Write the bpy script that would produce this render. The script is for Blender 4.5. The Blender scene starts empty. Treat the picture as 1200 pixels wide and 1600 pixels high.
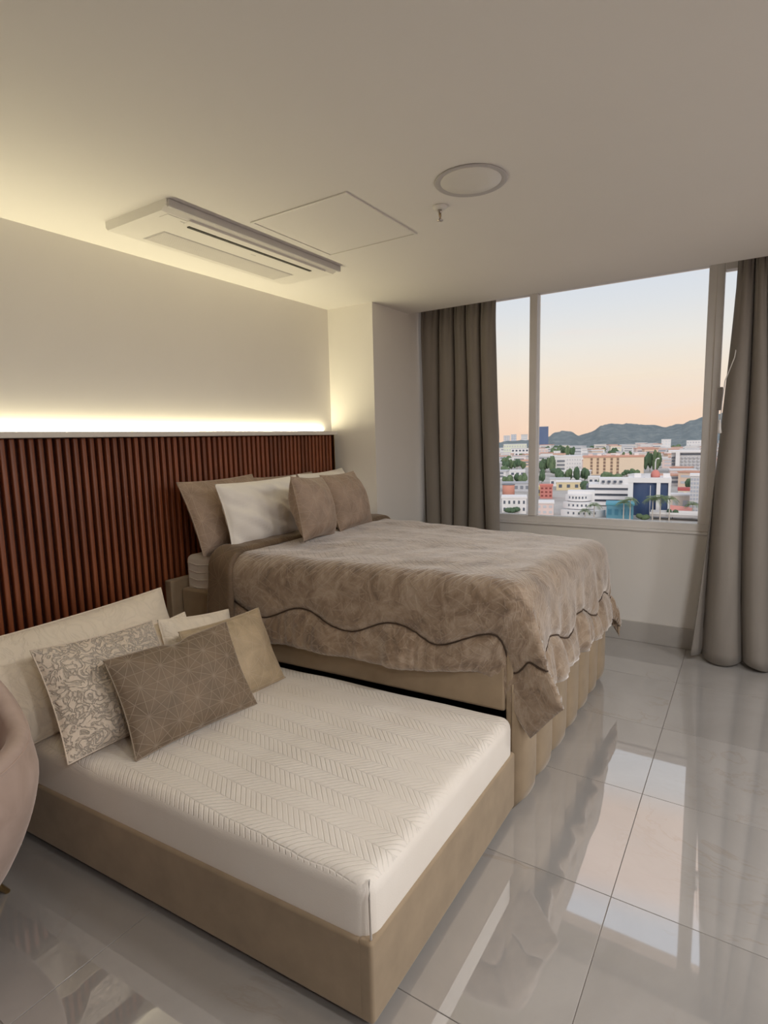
import bpy, bmesh, math, random
import numpy as np
from mathutils import Vector, Matrix, noise as mnoise

scene = bpy.context.scene
COL = scene.collection
PI = math.pi
R = math.radians
random.seed(7)

# ------------------------------------------------------------------ camera
H = 2.351                      # ceiling height
EYE = Vector((0.0, -2.579, 1.432))
yaw, pitch, roll = -0.9941, -0.1278, -0.0240
c_, s_ = math.cos(yaw), math.sin(yaw)
fwd0 = Vector((-s_, c_, 0)); right0 = Vector((c_, s_, 0)); up0 = Vector((0, 0, 1))
fwd = fwd0 * math.cos(pitch) + up0 * math.sin(pitch)
u2 = -fwd0 * math.sin(pitch) + up0 * math.cos(pitch)
rgt = right0 * math.cos(roll) + u2 * math.sin(roll)
upv = -right0 * math.sin(roll) + u2 * math.cos(roll)
cd = bpy.data.cameras.new('camera'); cam = bpy.data.objects.new('camera', cd); COL.objects.link(cam)
m = Matrix.Identity(4)
for i in range(3):
    m[i][0] = rgt[i]; m[i][1] = upv[i]; m[i][2] = -fwd[i]; m[i][3] = EYE[i]
cam.matrix_world = m
cd.sensor_fit = 'VERTICAL'; cd.sensor_height = 32.0; cd.lens = 884.2 / 1600 * 32.0
cd.clip_start = 0.02; cd.clip_end = 8000
scene.camera = cam

# ------------------------------------------------------------------ view, world, sun, added fill lamps
vs = scene.view_settings
vs.view_transform = 'Standard'; vs.look = 'None'; vs.gamma = 1.0; vs.use_curve_mapping = False
vs.exposure = 0.0
scene.cycles.max_bounces = 12; scene.cycles.diffuse_bounces = 8; scene.cycles.glossy_bounces = 4
scene.cycles.transparent_max_bounces = 12
scene.cycles.caustics_reflective = False; scene.cycles.caustics_refractive = False
scene.cycles.sample_clamp_indirect = 6.0
SKY_STRENGTH = 1.0

def build_world():
    w = bpy.data.worlds.new('dusk_sky'); scene.world = w; w.use_nodes = True
    nt = w.node_tree; n = nt.nodes; l = nt.links; n.clear()
    out = n.new('ShaderNodeOutputWorld'); bg = n.new('ShaderNodeBackground'); l.new(bg.outputs[0], out.inputs[0])
    tc = n.new('ShaderNodeTexCoord'); sep = n.new('ShaderNodeSeparateXYZ'); l.new(tc.outputs['Generated'], sep.inputs[0])
    ramp = n.new('ShaderNodeValToRGB'); l.new(sep.outputs['Z'], ramp.inputs[0])
    cr = ramp.color_ramp
    stops = [(0.0, (.99, .70, .53)), (0.03, (.99, .745, .585)), (0.09, (.98, .83, .68)), (0.145, (.90, .85, .79)),
             (0.20, (.80, .81, .835)), (0.28, (.69, .755, .87)), (.46, (.80, .82, .88)), (.515, (.86, .83, .84)),
             (.545, (1.0, .76, .64)), (.62, (1.0, .76, .66)), (.65, (.74, .78, .88)), (1.0, (.64, .71, .85))]
    while len(cr.elements) < len(stops): cr.elements.new(0.5)
    for e, (p, c) in zip(cr.elements, stops): e.position = p; e.color = (*c, 1)
    mp = n.new('ShaderNodeMapping'); mp.inputs['Scale'].default_value = (2.2, 2.2, 13); l.new(tc.outputs['Generated'], mp.inputs[0])
    nz = n.new('ShaderNodeTexNoise'); nz.inputs['Scale'].default_value = 2.3; nz.inputs['Detail'].default_value = 6; nz.inputs['Distortion'].default_value = .6
    l.new(mp.outputs[0], nz.inputs['Vector'])
    r2 = n.new('ShaderNodeValToRGB'); l.new(nz.outputs[0], r2.inputs[0])
    r2.color_ramp.elements[0].position = .54; r2.color_ramp.elements[0].color = (0, 0, 0, 1)
    r2.color_ramp.elements[1].position = .80; r2.color_ramp.elements[1].color = (.5, .5, .5, 1)
    mx = n.new('ShaderNodeMix'); mx.data_type = 'RGBA'
    l.new(r2.outputs[0], mx.inputs[0]); l.new(ramp.outputs[0], mx.inputs[6]); mx.inputs[7].default_value = (.93, .80, .74, 1)
    l.new(mx.outputs[2], bg.inputs[0]); bg.inputs[1].default_value = SKY_STRENGTH
build_world()

def light(name, kind, loc, energy, color, **kw):
    ld = bpy.data.lights.new(name, kind); ld.energy = energy; ld.color = color
    o = bpy.data.objects.new(name, ld); COL.objects.link(o); o.location = loc
    for k, v in kw.items():
        if k == 'rot': o.rotation_euler = v
        else: setattr(ld, k, v)
    return o
# low sun behind the building: only the city outside receives it
light('sun', 'SUN', (0, 0, 50), 1.3, (1.0, .90, .80), angle=R(25), rot=(R(62), 0, R(-62)))
# unseen fill lamps, added at the ceiling to brighten the room
FILL_LAMPS = [(1.75, -3.5), (0.7, -3.7), (2.8, -4.3), (-.3, -3.9)]
for i, (lx, ly) in enumerate(FILL_LAMPS):
    light('fill_lamp', 'AREA', (lx, ly, H - .018), 19.5, (1.0, .97, .95), shape='DISK', size=.25)

# ------------------------------------------------------------------ node helpers
class NT:
    def __init__(s, name):
        s.m = bpy.data.materials.new(name); s.m.use_nodes = True
        s.t = s.m.node_tree; s.b = s.t.nodes['Principled BSDF']
    def new(s, t, **kw):
        n = s.t.nodes.new(t)
        for k, v in kw.items(): setattr(n, k, v)
        return n
    def link(s, a, b): s.t.links.new(a, b)
    def val(s, inp, v):
        if isinstance(v, bpy.types.NodeSocket): s.link(v, inp)
        else: inp.default_value = v
    def math(s, op, a, b=0.0, c=0.0, clamp=False):
        n = s.new('ShaderNodeMath', operation=op, use_clamp=clamp)
        s.val(n.inputs[0], a)
        if len(n.inputs) > 1: s.val(n.inputs[1], b)
        if len(n.inputs) > 2: s.val(n.inputs[2], c)
        return n.outputs[0]
    def coord(s, which='Object', scale=(1, 1, 1), rot=(0, 0, 0), vec=None):
        if vec is None: vec = s.new('ShaderNodeTexCoord').outputs[which]
        mp = s.new('ShaderNodeMapping'); mp.inputs['Scale'].default_value = scale; mp.inputs['Rotation'].default_value = rot
        s.link(vec, mp.inputs[0]); return mp.outputs[0]
    def noise(s, vec, scale, detail=3, rough=.55, dist=0):
        n = s.new('ShaderNodeTexNoise'); s.link(vec, n.inputs['Vector'])
        n.inputs['Scale'].default_value = scale; n.inputs['Detail'].default_value = detail
        n.inputs['Roughness'].default_value = rough; n.inputs['Distortion'].default_value = dist
        return n.outputs[0]
    def ramp(s, fac, stops):
        n = s.new('ShaderNodeValToRGB'); s.link(fac, n.inputs[0]); cr = n.color_ramp
        while len(cr.elements) < len(stops): cr.elements.new(.5)
        for e, (p, c) in zip(cr.elements, stops):
            e.position = p; e.color = (*c, 1) if not isinstance(c, (int, float)) else (c, c, c, 1)
        return n.outputs[0]
    def mix(s, fac, a, b, blend='MIX'):
        n = s.new('ShaderNodeMix', data_type='RGBA', blend_type=blend)
        s.val(n.inputs[0], fac)
        for i, v in ((6, a), (7, b)):
            if isinstance(v, bpy.types.NodeSocket): s.link(v, n.inputs[i])
            else: n.inputs[i].default_value = (*v, 1)
        return n.outputs[2]
    def bump(s, h, strength=.3, dist=.01):
        n = s.new('ShaderNodeBump'); n.inputs['Strength'].default_value = strength; n.inputs['Distance'].default_value = dist
        s.link(h, n.inputs['Height']); s.link(n.outputs[0], s.b.inputs['Normal'])
    def set(s, **kw):
        for k, v in kw.items(): s.val(s.b.inputs[k.replace('_', ' ')], v)

def col4(c): return (*c, 1)

def plain(name, c, rough=.6, metal=0.0, var=.06, scale=6, bump=0, bscale=200, **kw):
    t = NT(name); v = t.coord('Object')
    n = t.noise(v, scale, 4)
    a = tuple(x * (1 - var) for x in c); b = tuple(min(1, x * (1 + var)) for x in c)
    t.link(t.ramp(n, [(.3, a), (.7, b)]), t.b.inputs['Base Color'])
    t.set(Roughness=rough, Metallic=metal)
    for k, x in kw.items(): t.val(t.b.inputs[k.replace('_', ' ')], x)
    if bump: t.bump(t.noise(v, bscale, 3), bump, .002)
    return t.m

def emit(name, c, strength):
    t = NT(name); t.set(Base_Color=col4((.9, .9, .85)), Emission_Color=col4(c), Emission_Strength=strength); return t.m

def groove(t, f, width):
    """1 in the middle of a stripe, falling to 0 at its borders; f is the stripe coordinate in stripe widths."""
    fr = t.math('FRACT', f)
    d = t.math('SUBTRACT', .5, t.math('ABSOLUTE', t.math('SUBTRACT', fr, .5)))
    return t.math('DIVIDE', d, width, clamp=True)

def herringbone(t, x, y, colw, stripe):
    """height field of zig-zag planks"""
    pp = t.math('PINGPONG', x, colw)
    a = groove(t, t.math('DIVIDE', t.math('ADD', y, pp), stripe), .16)
    b = groove(t, t.math('DIVIDE', x, colw), .035)
    return t.math('MINIMUM', a, b)

def star_lines(t, x, y, sp, w):
    """lines of a six-pointed star lattice: 0 off the lines, 1 on them"""
    hs = None
    for k in range(6):
        an = k * PI / 6
        s = sp if k % 2 == 0 else sp / math.sqrt(3)
        f = t.math('ADD', t.math('MULTIPLY', x, math.cos(an) / s), t.math('MULTIPLY', y, math.sin(an) / s))
        fr = t.math('FRACT', f)
        d = t.math('MULTIPLY', t.math('SUBTRACT', .5, t.math('ABSOLUTE', t.math('SUBTRACT', fr, .5))), s)
        v = t.math('SUBTRACT', 1, t.math('DIVIDE', d, w), clamp=True)
        hs = v if hs is None else t.math('MAXIMUM', hs, v)
    return hs

# ------------------------------------------------------------------ materials
M = {}
M['wall'] = plain('wall_paint', (.82, .80, .765), .75, var=.015, scale=2, bump=.05, bscale=90)
M['ceiling'] = plain('ceiling_paint', (.82, .80, .77), .85, var=.01, scale=2)
M['grout'] = plain('grout', (.36, .32, .29), .9)
M['white_plastic'] = plain('white_plastic', (.80, .78, .74), .35, var=.01)
M['grey_plastic'] = plain('grey_plastic', (.52, .50, .50), .45, var=.02)
M['dark'] = plain('dark_slot', (.02, .016, .012), .6)
M['steel'] = plain('steel', (.55, .50, .46), .3, 1.0, var=.04)
M['gold'] = plain('gold_metal', (.55, .38, .17), .3, 1.0, var=.05)
M['alu'] = plain('white_aluminium', (.82, .80, .78), .42, var=.02)
M['ledge'] = plain('ledge_white', (.70, .67, .63), .5, var=.03)
M['tan'] = plain('tan_velvet', (.355, .27, .178), .85, var=.10, scale=9, bump=.15, bscale=500, Sheen_Weight=.25, Sheen_Roughness=.4)
M['sheet'] = plain('white_sheet', (.86, .83, .78), .8, var=.02, scale=5, bump=.12, bscale=60)
M['pillow_white'] = plain('white_cotton', (.88, .85, .80), .8, var=.02, scale=5, bump=.10, bscale=40)
M['led'] = emit('led_light', (1.0, .89, .57), 640)

def mat_tile():
    t = NT('marble_tile')
    geo = t.new('ShaderNodeNewGeometry'); oi = t.new('ShaderNodeObjectInfo')
    add = t.new('ShaderNodeVectorMath', operation='ADD'); t.link(geo.outputs['Position'], add.inputs[0])
    sc = t.new('ShaderNodeVectorMath', operation='SCALE'); t.link(oi.outputs['Location'], sc.inputs[0]); sc.inputs['Scale'].default_value = 3.7
    t.link(sc.outputs[0], add.inputs[1])
    v = add.outputs[0]
    n1 = t.noise(v, 1.6, 6, .6, .8)
    base = t.ramp(n1, [(.3, (.40, .385, .37)), (.55, (.45, .435, .42)), (.75, (.49, .475, .46))])
    vv = t.coord(vec=v, scale=(1.0, .55, 1), rot=(0, 0, .6))
    n2 = t.noise(vv, 2.0, 7, .62, 1.2)
    d = t.math('ABSOLUTE', t.math('SUBTRACT', n2, .5))
    vein = t.math('SUBTRACT', 1, t.math('DIVIDE', d, .016), clamp=True)
    msk = t.noise(v, 1.3, 2)
    vein = t.math('MULTIPLY', vein, t.math('MULTIPLY', t.math('SUBTRACT', msk, .47, clamp=True), 3.2, clamp=True))
    c = t.mix(vein, base, (.34, .27, .21))
    t.link(c, t.b.inputs['Base Color'])
    t.set(Roughness=.03, IOR=3.8)
    return t.m
M['tile'] = mat_tile()
M['base_tile'] = plain('baseboard_tile', (.50, .48, .455), .3, var=.05, scale=4)

def mat_wood():
    t = NT('red_wood'); v = t.coord('Object', scale=(30, 30, 1.6))
    oi = t.new('ShaderNodeObjectInfo')
    n = t.noise(v, 3, 5, .6, .4)
    c = t.ramp(n, [(.25, (.13, .032, .012)), (.5, (.22, .062, .023)), (.8, (.30, .095, .038))])
    hv = t.new('ShaderNodeHueSaturation'); t.link(c, hv.inputs['Color'])
    t.link(t.math('ADD', .8, t.math('MULTIPLY', oi.outputs['Random'], .4)), hv.inputs['Value'])
    t.link(hv.outputs[0], t.b.inputs['Base Color']); t.set(Roughness=.38)
    t.bump(n, .1, .001)
    return t.m
M['wood'] = mat_wood()
M['wood_dark'] = plain('dark_wood', (.05, .008, .004), .6, var=.2)

def mat_curtain():
    t = NT('taupe_curtain'); v = t.coord('Object')
    n = t.noise(t.coord('Object', scale=(1, 1, .15)), 9, 4)
    t.link(t.ramp(n, [(.3, (.225, .20, .175)), (.7, (.27, .245, .215))]), t.b.inputs['Base Color'])
    t.set(Roughness=.75, Sheen_Weight=.15)
    t.bump(t.noise(v, 400, 2), .1, .001)
    return t.m
M['curtain'] = mat_curtain()
M['pale_line'] = plain('pale_leak_and_cord', (.75, .74, .73), .8, var=.02)  # for the pull cord and the strip imitating a light leak

def uvxy(t):
    sep = t.new('ShaderNodeSeparateXYZ'); t.link(t.new('ShaderNodeTexCoord').outputs['UV'], sep.inputs[0])
    return sep.outputs[0], sep.outputs[1]

def mat_star(name, base, line, sp=.105, w=.0022, amt=.55):
    t = NT(name); x, y = uvxy(t); uv = t.coord('UV')
    n = t.noise(uv, 11, 5, .6, .5)
    c = t.ramp(n, [(.3, tuple(k * .78 for k in base)), (.7, tuple(k * 1.18 for k in base))])
    s = star_lines(t, x, y, sp, w)
    t.link(t.mix(t.math('MULTIPLY', s, amt), c, line), t.b.inputs['Base Color'])
    t.set(Roughness=.65, Sheen_Weight=.4, Sheen_Roughness=.35, Sheen_Tint=(.95, .88, .8, 1))
    t.bump(t.math('ADD', t.math('MULTIPLY', s, .8), t.math('MULTIPLY', n, .5)), .4, .004)
    return t.m
def mat_blanket():
    t = NT('brown_velvet'); x, y = uvxy(t); uv = t.coord('UV')
    n = t.noise(uv, 9, 6, .68, .9)
    c = t.ramp(n, [(.34, (.135, .083, .045)), (.46, (.235, .158, .095)), (.58, (.345, .255, .175)), (.75, (.44, .345, .26))])
    h = herringbone(t, x, y, .13, .034)
    geo = t.new('ShaderNodeNewGeometry'); sn = t.new('ShaderNodeSeparateXYZ'); t.link(geo.outputs['True Normal'], sn.inputs[0])
    upz = t.math('ADD', .06, t.math('MULTIPLY', t.math('ABSOLUTE', sn.outputs[2]), .26))     # the pattern is crushed on the hanging sides
    # fine scratch-like embossed lines
    ln = None
    for k, (an, s) in enumerate(((.4, .031), (1.3, .043), (2.2, .036), (2.9, .052))):
        wob = t.math('MULTIPLY', t.noise(uv, 3.1 + k, 2), .10)
        f = t.math('ADD', t.math('ADD', t.math('MULTIPLY', x, math.cos(an) / s), t.math('MULTIPLY', y, math.sin(an) / s)), t.math('DIVIDE', wob, s))
        g = t.math('SUBTRACT', 1, groove(t, f, .10))
        g = t.math('MULTIPLY', g, t.math('GREATER_THAN', t.noise(uv, 11 + 3 * k, 2), .52))
        ln = g if ln is None else t.math('MAXIMUM', ln, g)
    c = t.mix(t.math('MULTIPLY', ln, .30), c, (.50, .40, .30))
    c = t.mix(t.math('MULTIPLY', t.math('SUBTRACT', 1, h), upz), c, (.19, .13, .09))
    t.link(c, t.b.inputs['Base Color'])
    t.set(Roughness=.62, Sheen_Weight=1.0, Sheen_Roughness=.5, Sheen_Tint=(1, .96, .93, 1))
    hh = t.math('ADD', t.math('MULTIPLY', h, t.math('MULTIPLY', upz, 2.4)), t.math('ADD', t.math('MULTIPLY', ln, .4), t.math('MULTIPLY', n, .5)))
    t.bump(hh, .40, .006)
    return t.m
M['blanket'] = mat_blanket(); M['blanket_back'] = mat_star('brown_velvet_back', (.17, .115, .07), (.27, .19, .125), sp=.16, amt=.35)

def mat_mattress():
    t = NT('quilted_cream'); sep = t.new('ShaderNodeSeparateXYZ'); v = t.coord('Object'); t.link(v, sep.inputs[0])
    wob = t.math('MULTIPLY', t.noise(v, 6, 2), .02)
    h = herringbone(t, t.math('ADD', sep.outputs[0], wob), t.math('ADD', sep.outputs[1], wob), .062, .021)
    geo = t.new('ShaderNodeNewGeometry'); sn = t.new('ShaderNodeSeparateXYZ'); t.link(geo.outputs['True Normal'], sn.inputs[0])
    top = t.math('MULTIPLY', t.math('SUBTRACT', sn.outputs[2], .55, clamp=True), 4, clamp=True)
    big = t.noise(v, 14, 3)
    fine = t.noise(v, 260, 2)
    t.link(t.ramp(t.noise(v, 4, 3), [(.3, (.84, .78, .70)), (.7, (.88, .83, .76))]), t.b.inputs['Base Color'])
    msk = t.math('MULTIPLY', t.math('SUBTRACT', t.noise(v, 3.2, 3), .36, clamp=True), 3.6, clamp=True)
    hh = t.math('ADD', t.math('MULTIPLY', t.math('MULTIPLY', h, t.math('MULTIPLY', top, t.math('ADD', .25, msk))), t.math('ADD', .4, big)), t.math('MULTIPLY', fine, .12))
    t.set(Roughness=.8, Sheen_Weight=.2)
    t.bump(hh, .52, .006)
    return t.m
M['mattress'] = mat_mattress()

M['star_brown'] = mat_star('star_brown_velvet', (.225, .165, .112), (.47, .39, .30), sp=.088, w=.0019)
M['star_beige'] = mat_star('star_beige_velvet', (.50, .39, .255), (.62, .52, .38), sp=.13, amt=.45)
M['star_taupe'] = mat_star('star_taupe_velvet', (.36, .265, .20), (.54, .43, .34), sp=.12, amt=.4)

def mat_plush(name, base, scale, strength, dark=.8):
    t = NT(name); uv = t.coord('UV')
    n = t.noise(uv, scale, 3, .5, 2.2)
    d = t.math('ABSOLUTE', t.math('SUBTRACT', n, .5))
    r = t.math('DIVIDE', d, .07, clamp=True)
    t.link(t.mix(r, tuple(k * dark for k in base), base), t.b.inputs['Base Color'])
    t.set(Roughness=.85, Sheen_Weight=.4)
    t.bump(t.math('ADD', r, t.math('MULTIPLY', t.noise(uv, 180, 3), .3)), strength, .008)
    return t.m
M['plush_carved'] = mat_plush('carved_cream_plush', (.76, .65, .53), 24, .75, .72)
M['plush_cream'] = mat_plush('cream_plush', (.88, .79, .66), 8, .25, .95)

def mat_chair():
    t = NT('pink_velvet'); v = t.coord('Object')
    n = t.noise(v, 7, 4, .6, .6)
    t.link(t.ramp(n, [(.3, (.46, .345, .29)), (.7, (.58, .455, .40))]), t.b.inputs['Base Color'])
    t.set(Roughness=.55, Sheen_Weight=.6, Sheen_Roughness=.3, Sheen_Tint=(1, .9, .85, 1))
    t.bump(n, .12, .01)
    return t.m
M['pink'] = mat_chair()

def mat_glass():
    t = NT('window_glass'); n = t.t.nodes; n.remove(t.b)
    out = [k for k in n if k.type == 'OUTPUT_MATERIAL'][0]
    tr = t.new('ShaderNodeBsdfTransparent'); gl = t.new('ShaderNodeBsdfGlossy'); gl.inputs['Roughness'].default_value = 0.0
    tr.inputs[0].default_value = (.97, .98, .98, 1)
    fr = t.new('ShaderNodeFresnel'); fr.inputs[0].default_value = 1.25
    mx = t.new('ShaderNodeMixShader'); t.link(fr.outputs[0], mx.inputs[0]); t.link(tr.outputs[0], mx.inputs[1]); t.link(gl.outputs[0], mx.inputs[2])
    t.link(mx.outputs[0], out.inputs[0])
    return t.m
M['glass'] = mat_glass()

# ------------------------------------------------------------------ object helpers
def link(o): COL.objects.link(o); return o

def mesh_obj(name, verts, faces, mat, parent=None, smooth=False, uv=None):
    me = bpy.data.meshes.new(name); me.from_pydata([tuple(v) for v in verts], [], faces); me.update()
    if smooth: me.polygons.foreach_set('use_smooth', [True] * len(me.polygons))
    if uv is not None:
        lay = me.uv_layers.new(name='UVMap')
        idx = np.empty(len(me.loops), dtype=np.int32); me.loops.foreach_get('vertex_index', idx)
        lay.data.foreach_set('uv', np.asarray(uv, dtype=np.float32)[idx].ravel())
    if mat: me.materials.append(M[mat] if isinstance(mat, str) else mat)
    o = link(bpy.data.objects.new(name, me))
    if parent: o.parent = parent
    return o

def bm_obj(name, bm, mat, parent=None, smooth=False):
    me = bpy.data.meshes.new(name); bmesh.ops.recalc_face_normals(bm, faces=bm.faces); bm.to_mesh(me); bm.free()
    if smooth: me.polygons.foreach_set('use_smooth', [True] * len(me.polygons))
    if mat: me.materials.append(M[mat] if isinstance(mat, str) else mat)
    o = link(bpy.data.objects.new(name, me))
    if parent: o.parent = parent
    return o

def box_bm(bm, x0, x1, y0, y1, z0, z1, bev=0.0, seg=2):
    r = bmesh.ops.create_cube(bm, size=1.0)
    vs_ = r['verts']
    for v in vs_:
        v.co = Vector((x0 + (v.co.x + .5) * (x1 - x0), y0 + (v.co.y + .5) * (y1 - y0), z0 + (v.co.z + .5) * (z1 - z0)))
    if bev:
        es = list({e for v in vs_ for e in v.link_edges})
        bmesh.ops.bevel(bm, geom=es, offset=bev, segments=seg, affect='EDGES', profile=.5)

def box(name, x0, x1, y0, y1, z0, z1, mat, parent=None, bev=0.0, seg=2, fn=None, smooth=None):
    bm = bmesh.new(); box_bm(bm, x0, x1, y0, y1, z0, z1, bev, seg)
    if fn:
        for v in bm.verts: v.co = Vector(fn(*v.co))
    o = bm_obj(name, bm, mat, parent, smooth=bool(bev) if smooth is None else smooth)
    if bev: 
        md = o.modifiers.new('wn', 'WEIGHTED_NORMAL')
    return o

def lathe_bm(bm, prof, seg=32, c=(0, 0, 0)):
    rings = []
    for r, z in prof:
        rings.append([bm.verts.new((c[0] + r * math.cos(2 * PI * k / seg), c[1] + r * math.sin(2 * PI * k / seg), c[2] + z)) for k in range(seg)])
    for a, b in zip(rings, rings[1:]):
        for k in range(seg): bm.faces.new((a[k], a[(k + 1) % seg], b[(k + 1) % seg], b[k]))
    for ring in (rings[0], rings[-1]):
        try: bm.faces.new(ring)
        except ValueError: pass

def lathe(name, prof, mat, parent=None, seg=32, c=(0, 0, 0)):
    bm = bmesh.new(); lathe_bm(bm, prof, seg, c); return bm_obj(name, bm, mat, parent, True)

def tube_bm(bm, pts, rad, seg=8):
    pts = [Vector(p) for p in pts]; rings = []
    prev = None
    for i, p in enumerate(pts):
        d = (pts[min(i + 1, len(pts) - 1)] - pts[max(i - 1, 0)])
        if d.length < 1e-9: d = Vector((0, 0, 1))
        d.normalize()
        a = d.cross(prev if prev else Vector((0.31, .2, .93)))
        if a.length < 1e-4: a = d.cross(Vector((1, 0, 0)))
        a.normalize(); b = d.cross(a); prev = -b if False else (prev or Vector((0.31, .2, .93)))
        r = rad[i] if isinstance(rad, (list, tuple)) else rad
        rings.append([bm.verts.new(p + (a * math.cos(2 * PI * k / seg) + b * math.sin(2 * PI * k / seg)) * r) for k in range(seg)])
    for a, b in zip(rings, rings[1:]):
        for k in range(seg): bm.faces.new((a[k], a[(k + 1) % seg], b[(k + 1) % seg], b[k]))
    bm.faces.new(rings[0]); bm.faces.new(rings[-1])

def tube(name, pts, rad, mat, parent=None, seg=8):
    bm = bmesh.new(); tube_bm(bm, pts, rad, seg); return bm_obj(name, bm, mat, parent, True)

def empty(name, loc=(0, 0, 0)):
    o = link(bpy.data.objects.new(name, None)); o.location = loc; o.empty_display_size = .1; return o

def tag(o, label, cat, group=None):
    o['label'] = label; o['category'] = cat
    if group: o['group'] = group
    return o

def struct(o): o['kind'] = 'structure'; return o

def grid_faces(nu, nv, closed_u=False):
    f = []
    for j in range(nv - 1):
        for i in range(nu - 1 if not closed_u else nu):
            a = j * nu + i; b = j * nu + (i + 1) % nu
            f.append((a, b, b + nu, a + nu))
    return f

def sstep(a, b, x):
    t = np.clip((np.asarray(x, float) - a) / (b - a), 0, 1); return t * t * (3 - 2 * t)

def pnoise(pts, scale, seed=0.0, octs=1):
    return np.array([mnoise.fractal(Vector((p[0] * scale + seed, p[1] * scale + seed * 1.7, p[2] * scale - seed)), 1.0, 2.0, octs) for p in pts])

# ------------------------------------------------------------------ room shell
XW = 4.121          # window wall
XC = 3.779          # ceiling edge in front of the curtain pocket
XP = 3.291          # corner pillar
XMIN, YMIN = -1.4, -5.6
PZ = 2.56

floor = struct(box('floor', XMIN, XW + .3, YMIN, .1, -.06, -.0035, 'grout'))
TX0, TY0, TW, TL = 1.708, -2.278, .600, 1.19
def tile_mesh():
    bm = bmesh.new(); g = .0011
    box_bm(bm, -TW / 2 + g, TW / 2 - g, -TL / 2 + g, TL / 2 - g, -.008, 0, .0007, 1)
    me = bpy.data.meshes.new('tile'); bm.to_mesh(me); bm.free(); me.materials.append(M['tile']); return me
tm = tile_mesh()
for i in range(-7, 5):
    for j in range(-3, 3):
        cx = TX0 + (i + .5) * TW; cy = TY0 + (j + .5) * TL
        if cx + TW / 2 < XMIN or cx - TW / 2 > XW or cy + TL / 2 < YMIN + .3 or cy - TL / 2 > 0: continue
        o = link(bpy.data.objects.new('tile', tm)); o.parent = floor; o.location = (cx, cy, 0)

def wall(name, *a, mat='wall'): return struct(box(name, *a, mat))
wall('wall_north', XMIN, XP, 0, .12, -.05, 2.75)
wall('wall_corner', XP, XW + .2, -.382, .12, -.05, 2.75)
ws = struct(empty('wall_south', (1, YMIN, 0)))
GX0, GX1 = .2, 3.9         # glazing added at the unseen end to let in more skylight
wall('wall_west', XMIN - .12, XMIN, YMIN, .12, -.05, 2.75, mat='wood_dark')  # unseen wall, coloured dark to cut bounce light from this side
for a_ in ((XMIN, GX0, -.05, 2.75), (GX1, XW + .2, -.05, 2.75), (GX0, GX1, -.05, .02), (GX0, GX1, 2.28, 2.75)):
    _o = box('wall_piece', a_[0], a_[1], YMIN - .12, YMIN, a_[2], a_[3], 'wall'); _o.parent = ws; _o.matrix_parent_inverse = Matrix.Translation(ws.location).inverted()
we = struct(empty('wall_east', (XW, -2.9, 0)))
def rel(o, p):
    o.parent = p; o.matrix_parent_inverse = Matrix.Translation(p.location).inverted(); return o
WY0, WY1 = -.40, -3.62       # window opening
rel(box('wall_below', XW, XW + .2, YMIN, -.382, -.05, .775, 'wall'), we)
rel(box('wall_beside', XW, XW + .2, YMIN, WY1, .775, 2.75, 'wall'), we)
rel(box('wall_above', XW, XW + .2, WY1, -.382, 2.47, 2.75, 'wall'), we)
rel(box('window_ledge', XW - .012, XW + .2, WY1, -.384, .775, .792, 'alu', bev=.003), we)
ce = struct(empty('ceiling', (1, -2, H)))
rel(box('ceiling_slab', XMIN, XC, YMIN, .0, H, H + .3, 'ceiling'), ce)
rel(box('curtain_pocket', XC, XW, YMIN, -.382, PZ, PZ + .1, 'ceiling'), ce)
bb = struct(box('baseboard_east', XW - .014, XW, YMIN, -.382, 0, .14, 'base_tile', bev=.002))
struct(box('baseboard_corner', XP, XW - .014, -.394, -.382, 0, .14, 'base_tile', bev=.002))

# ------------------------------------------------------------------ window
win = struct(empty('window_1', (XW, -2, .79)))
FX0, FX1 = XW + .005, XW + .075
def wp(name, *a, mat='alu', bev=.004): return rel(box(name, *a, mat, bev=bev), win)
wp('window_frame', FX0, FX1, WY1, WY0, .792, .840)
wp('window_frame', FX0, FX1, WY1, WY0, 2.435, 2.475)
wp('window_frame', FX0, FX1, WY0 - .03, WY0, .840, 2.435)
wp('window_frame', FX0, FX1, WY1, WY1 + .04, .840, 2.435)
wp('mullion', FX0 - .012, FX1, -1.245, -1.190, .840, 2.435)
wp('mullion', FX0, FX1, -2.352, -2.306, .840, 2.435)
wp('sash', FX0 - .020, FX1 - .01, -2.392, -2.352, .840, 2.435)
wp('sash', FX0 - .020, FX1 - .01, -3.58, -2.392, 2.392, 2.435)
wp('sash', FX0 - .020, FX1 - .01, -3.58, -2.392, .840, .885)
for y0, y1, zt in ((-1.19, WY0 - .03, 2.435), (-2.306, -1.245, 2.435), (-3.58, -2.392, 2.392)):
    wp('pane', XW + .036, XW + .042, y0, y1, .840, zt, mat='glass', bev=0)
w2 = struct(empty('window_added', (1.1, YMIN, .02)))  # unseen window, added as a source of fill skylight
for xx in np.linspace(GX0, GX1 - .05, 4): rel(box('window_frame', xx, xx + .05, YMIN - .09, YMIN - .02, .07, 2.23, 'alu'), w2)
for zz in (.02, 2.23): rel(box('window_frame', GX0, GX1, YMIN - .09, YMIN - .02, zz, zz + .05, 'alu'), w2)
for xx in np.linspace(GX0, GX1 - .05, 4)[:-1]: rel(box('pane', xx + .05, xx + 1.216, YMIN - .058, YMIN - .052, .07, 2.23, 'glass'), w2)
h = wp('handle', FX0 - .045, FX0 - .018, -2.412, -2.382, 1.56, 1.70, mat='grey_plastic', bev=.005)
h['label'] = 'grey latch on the opening sash'

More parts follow.
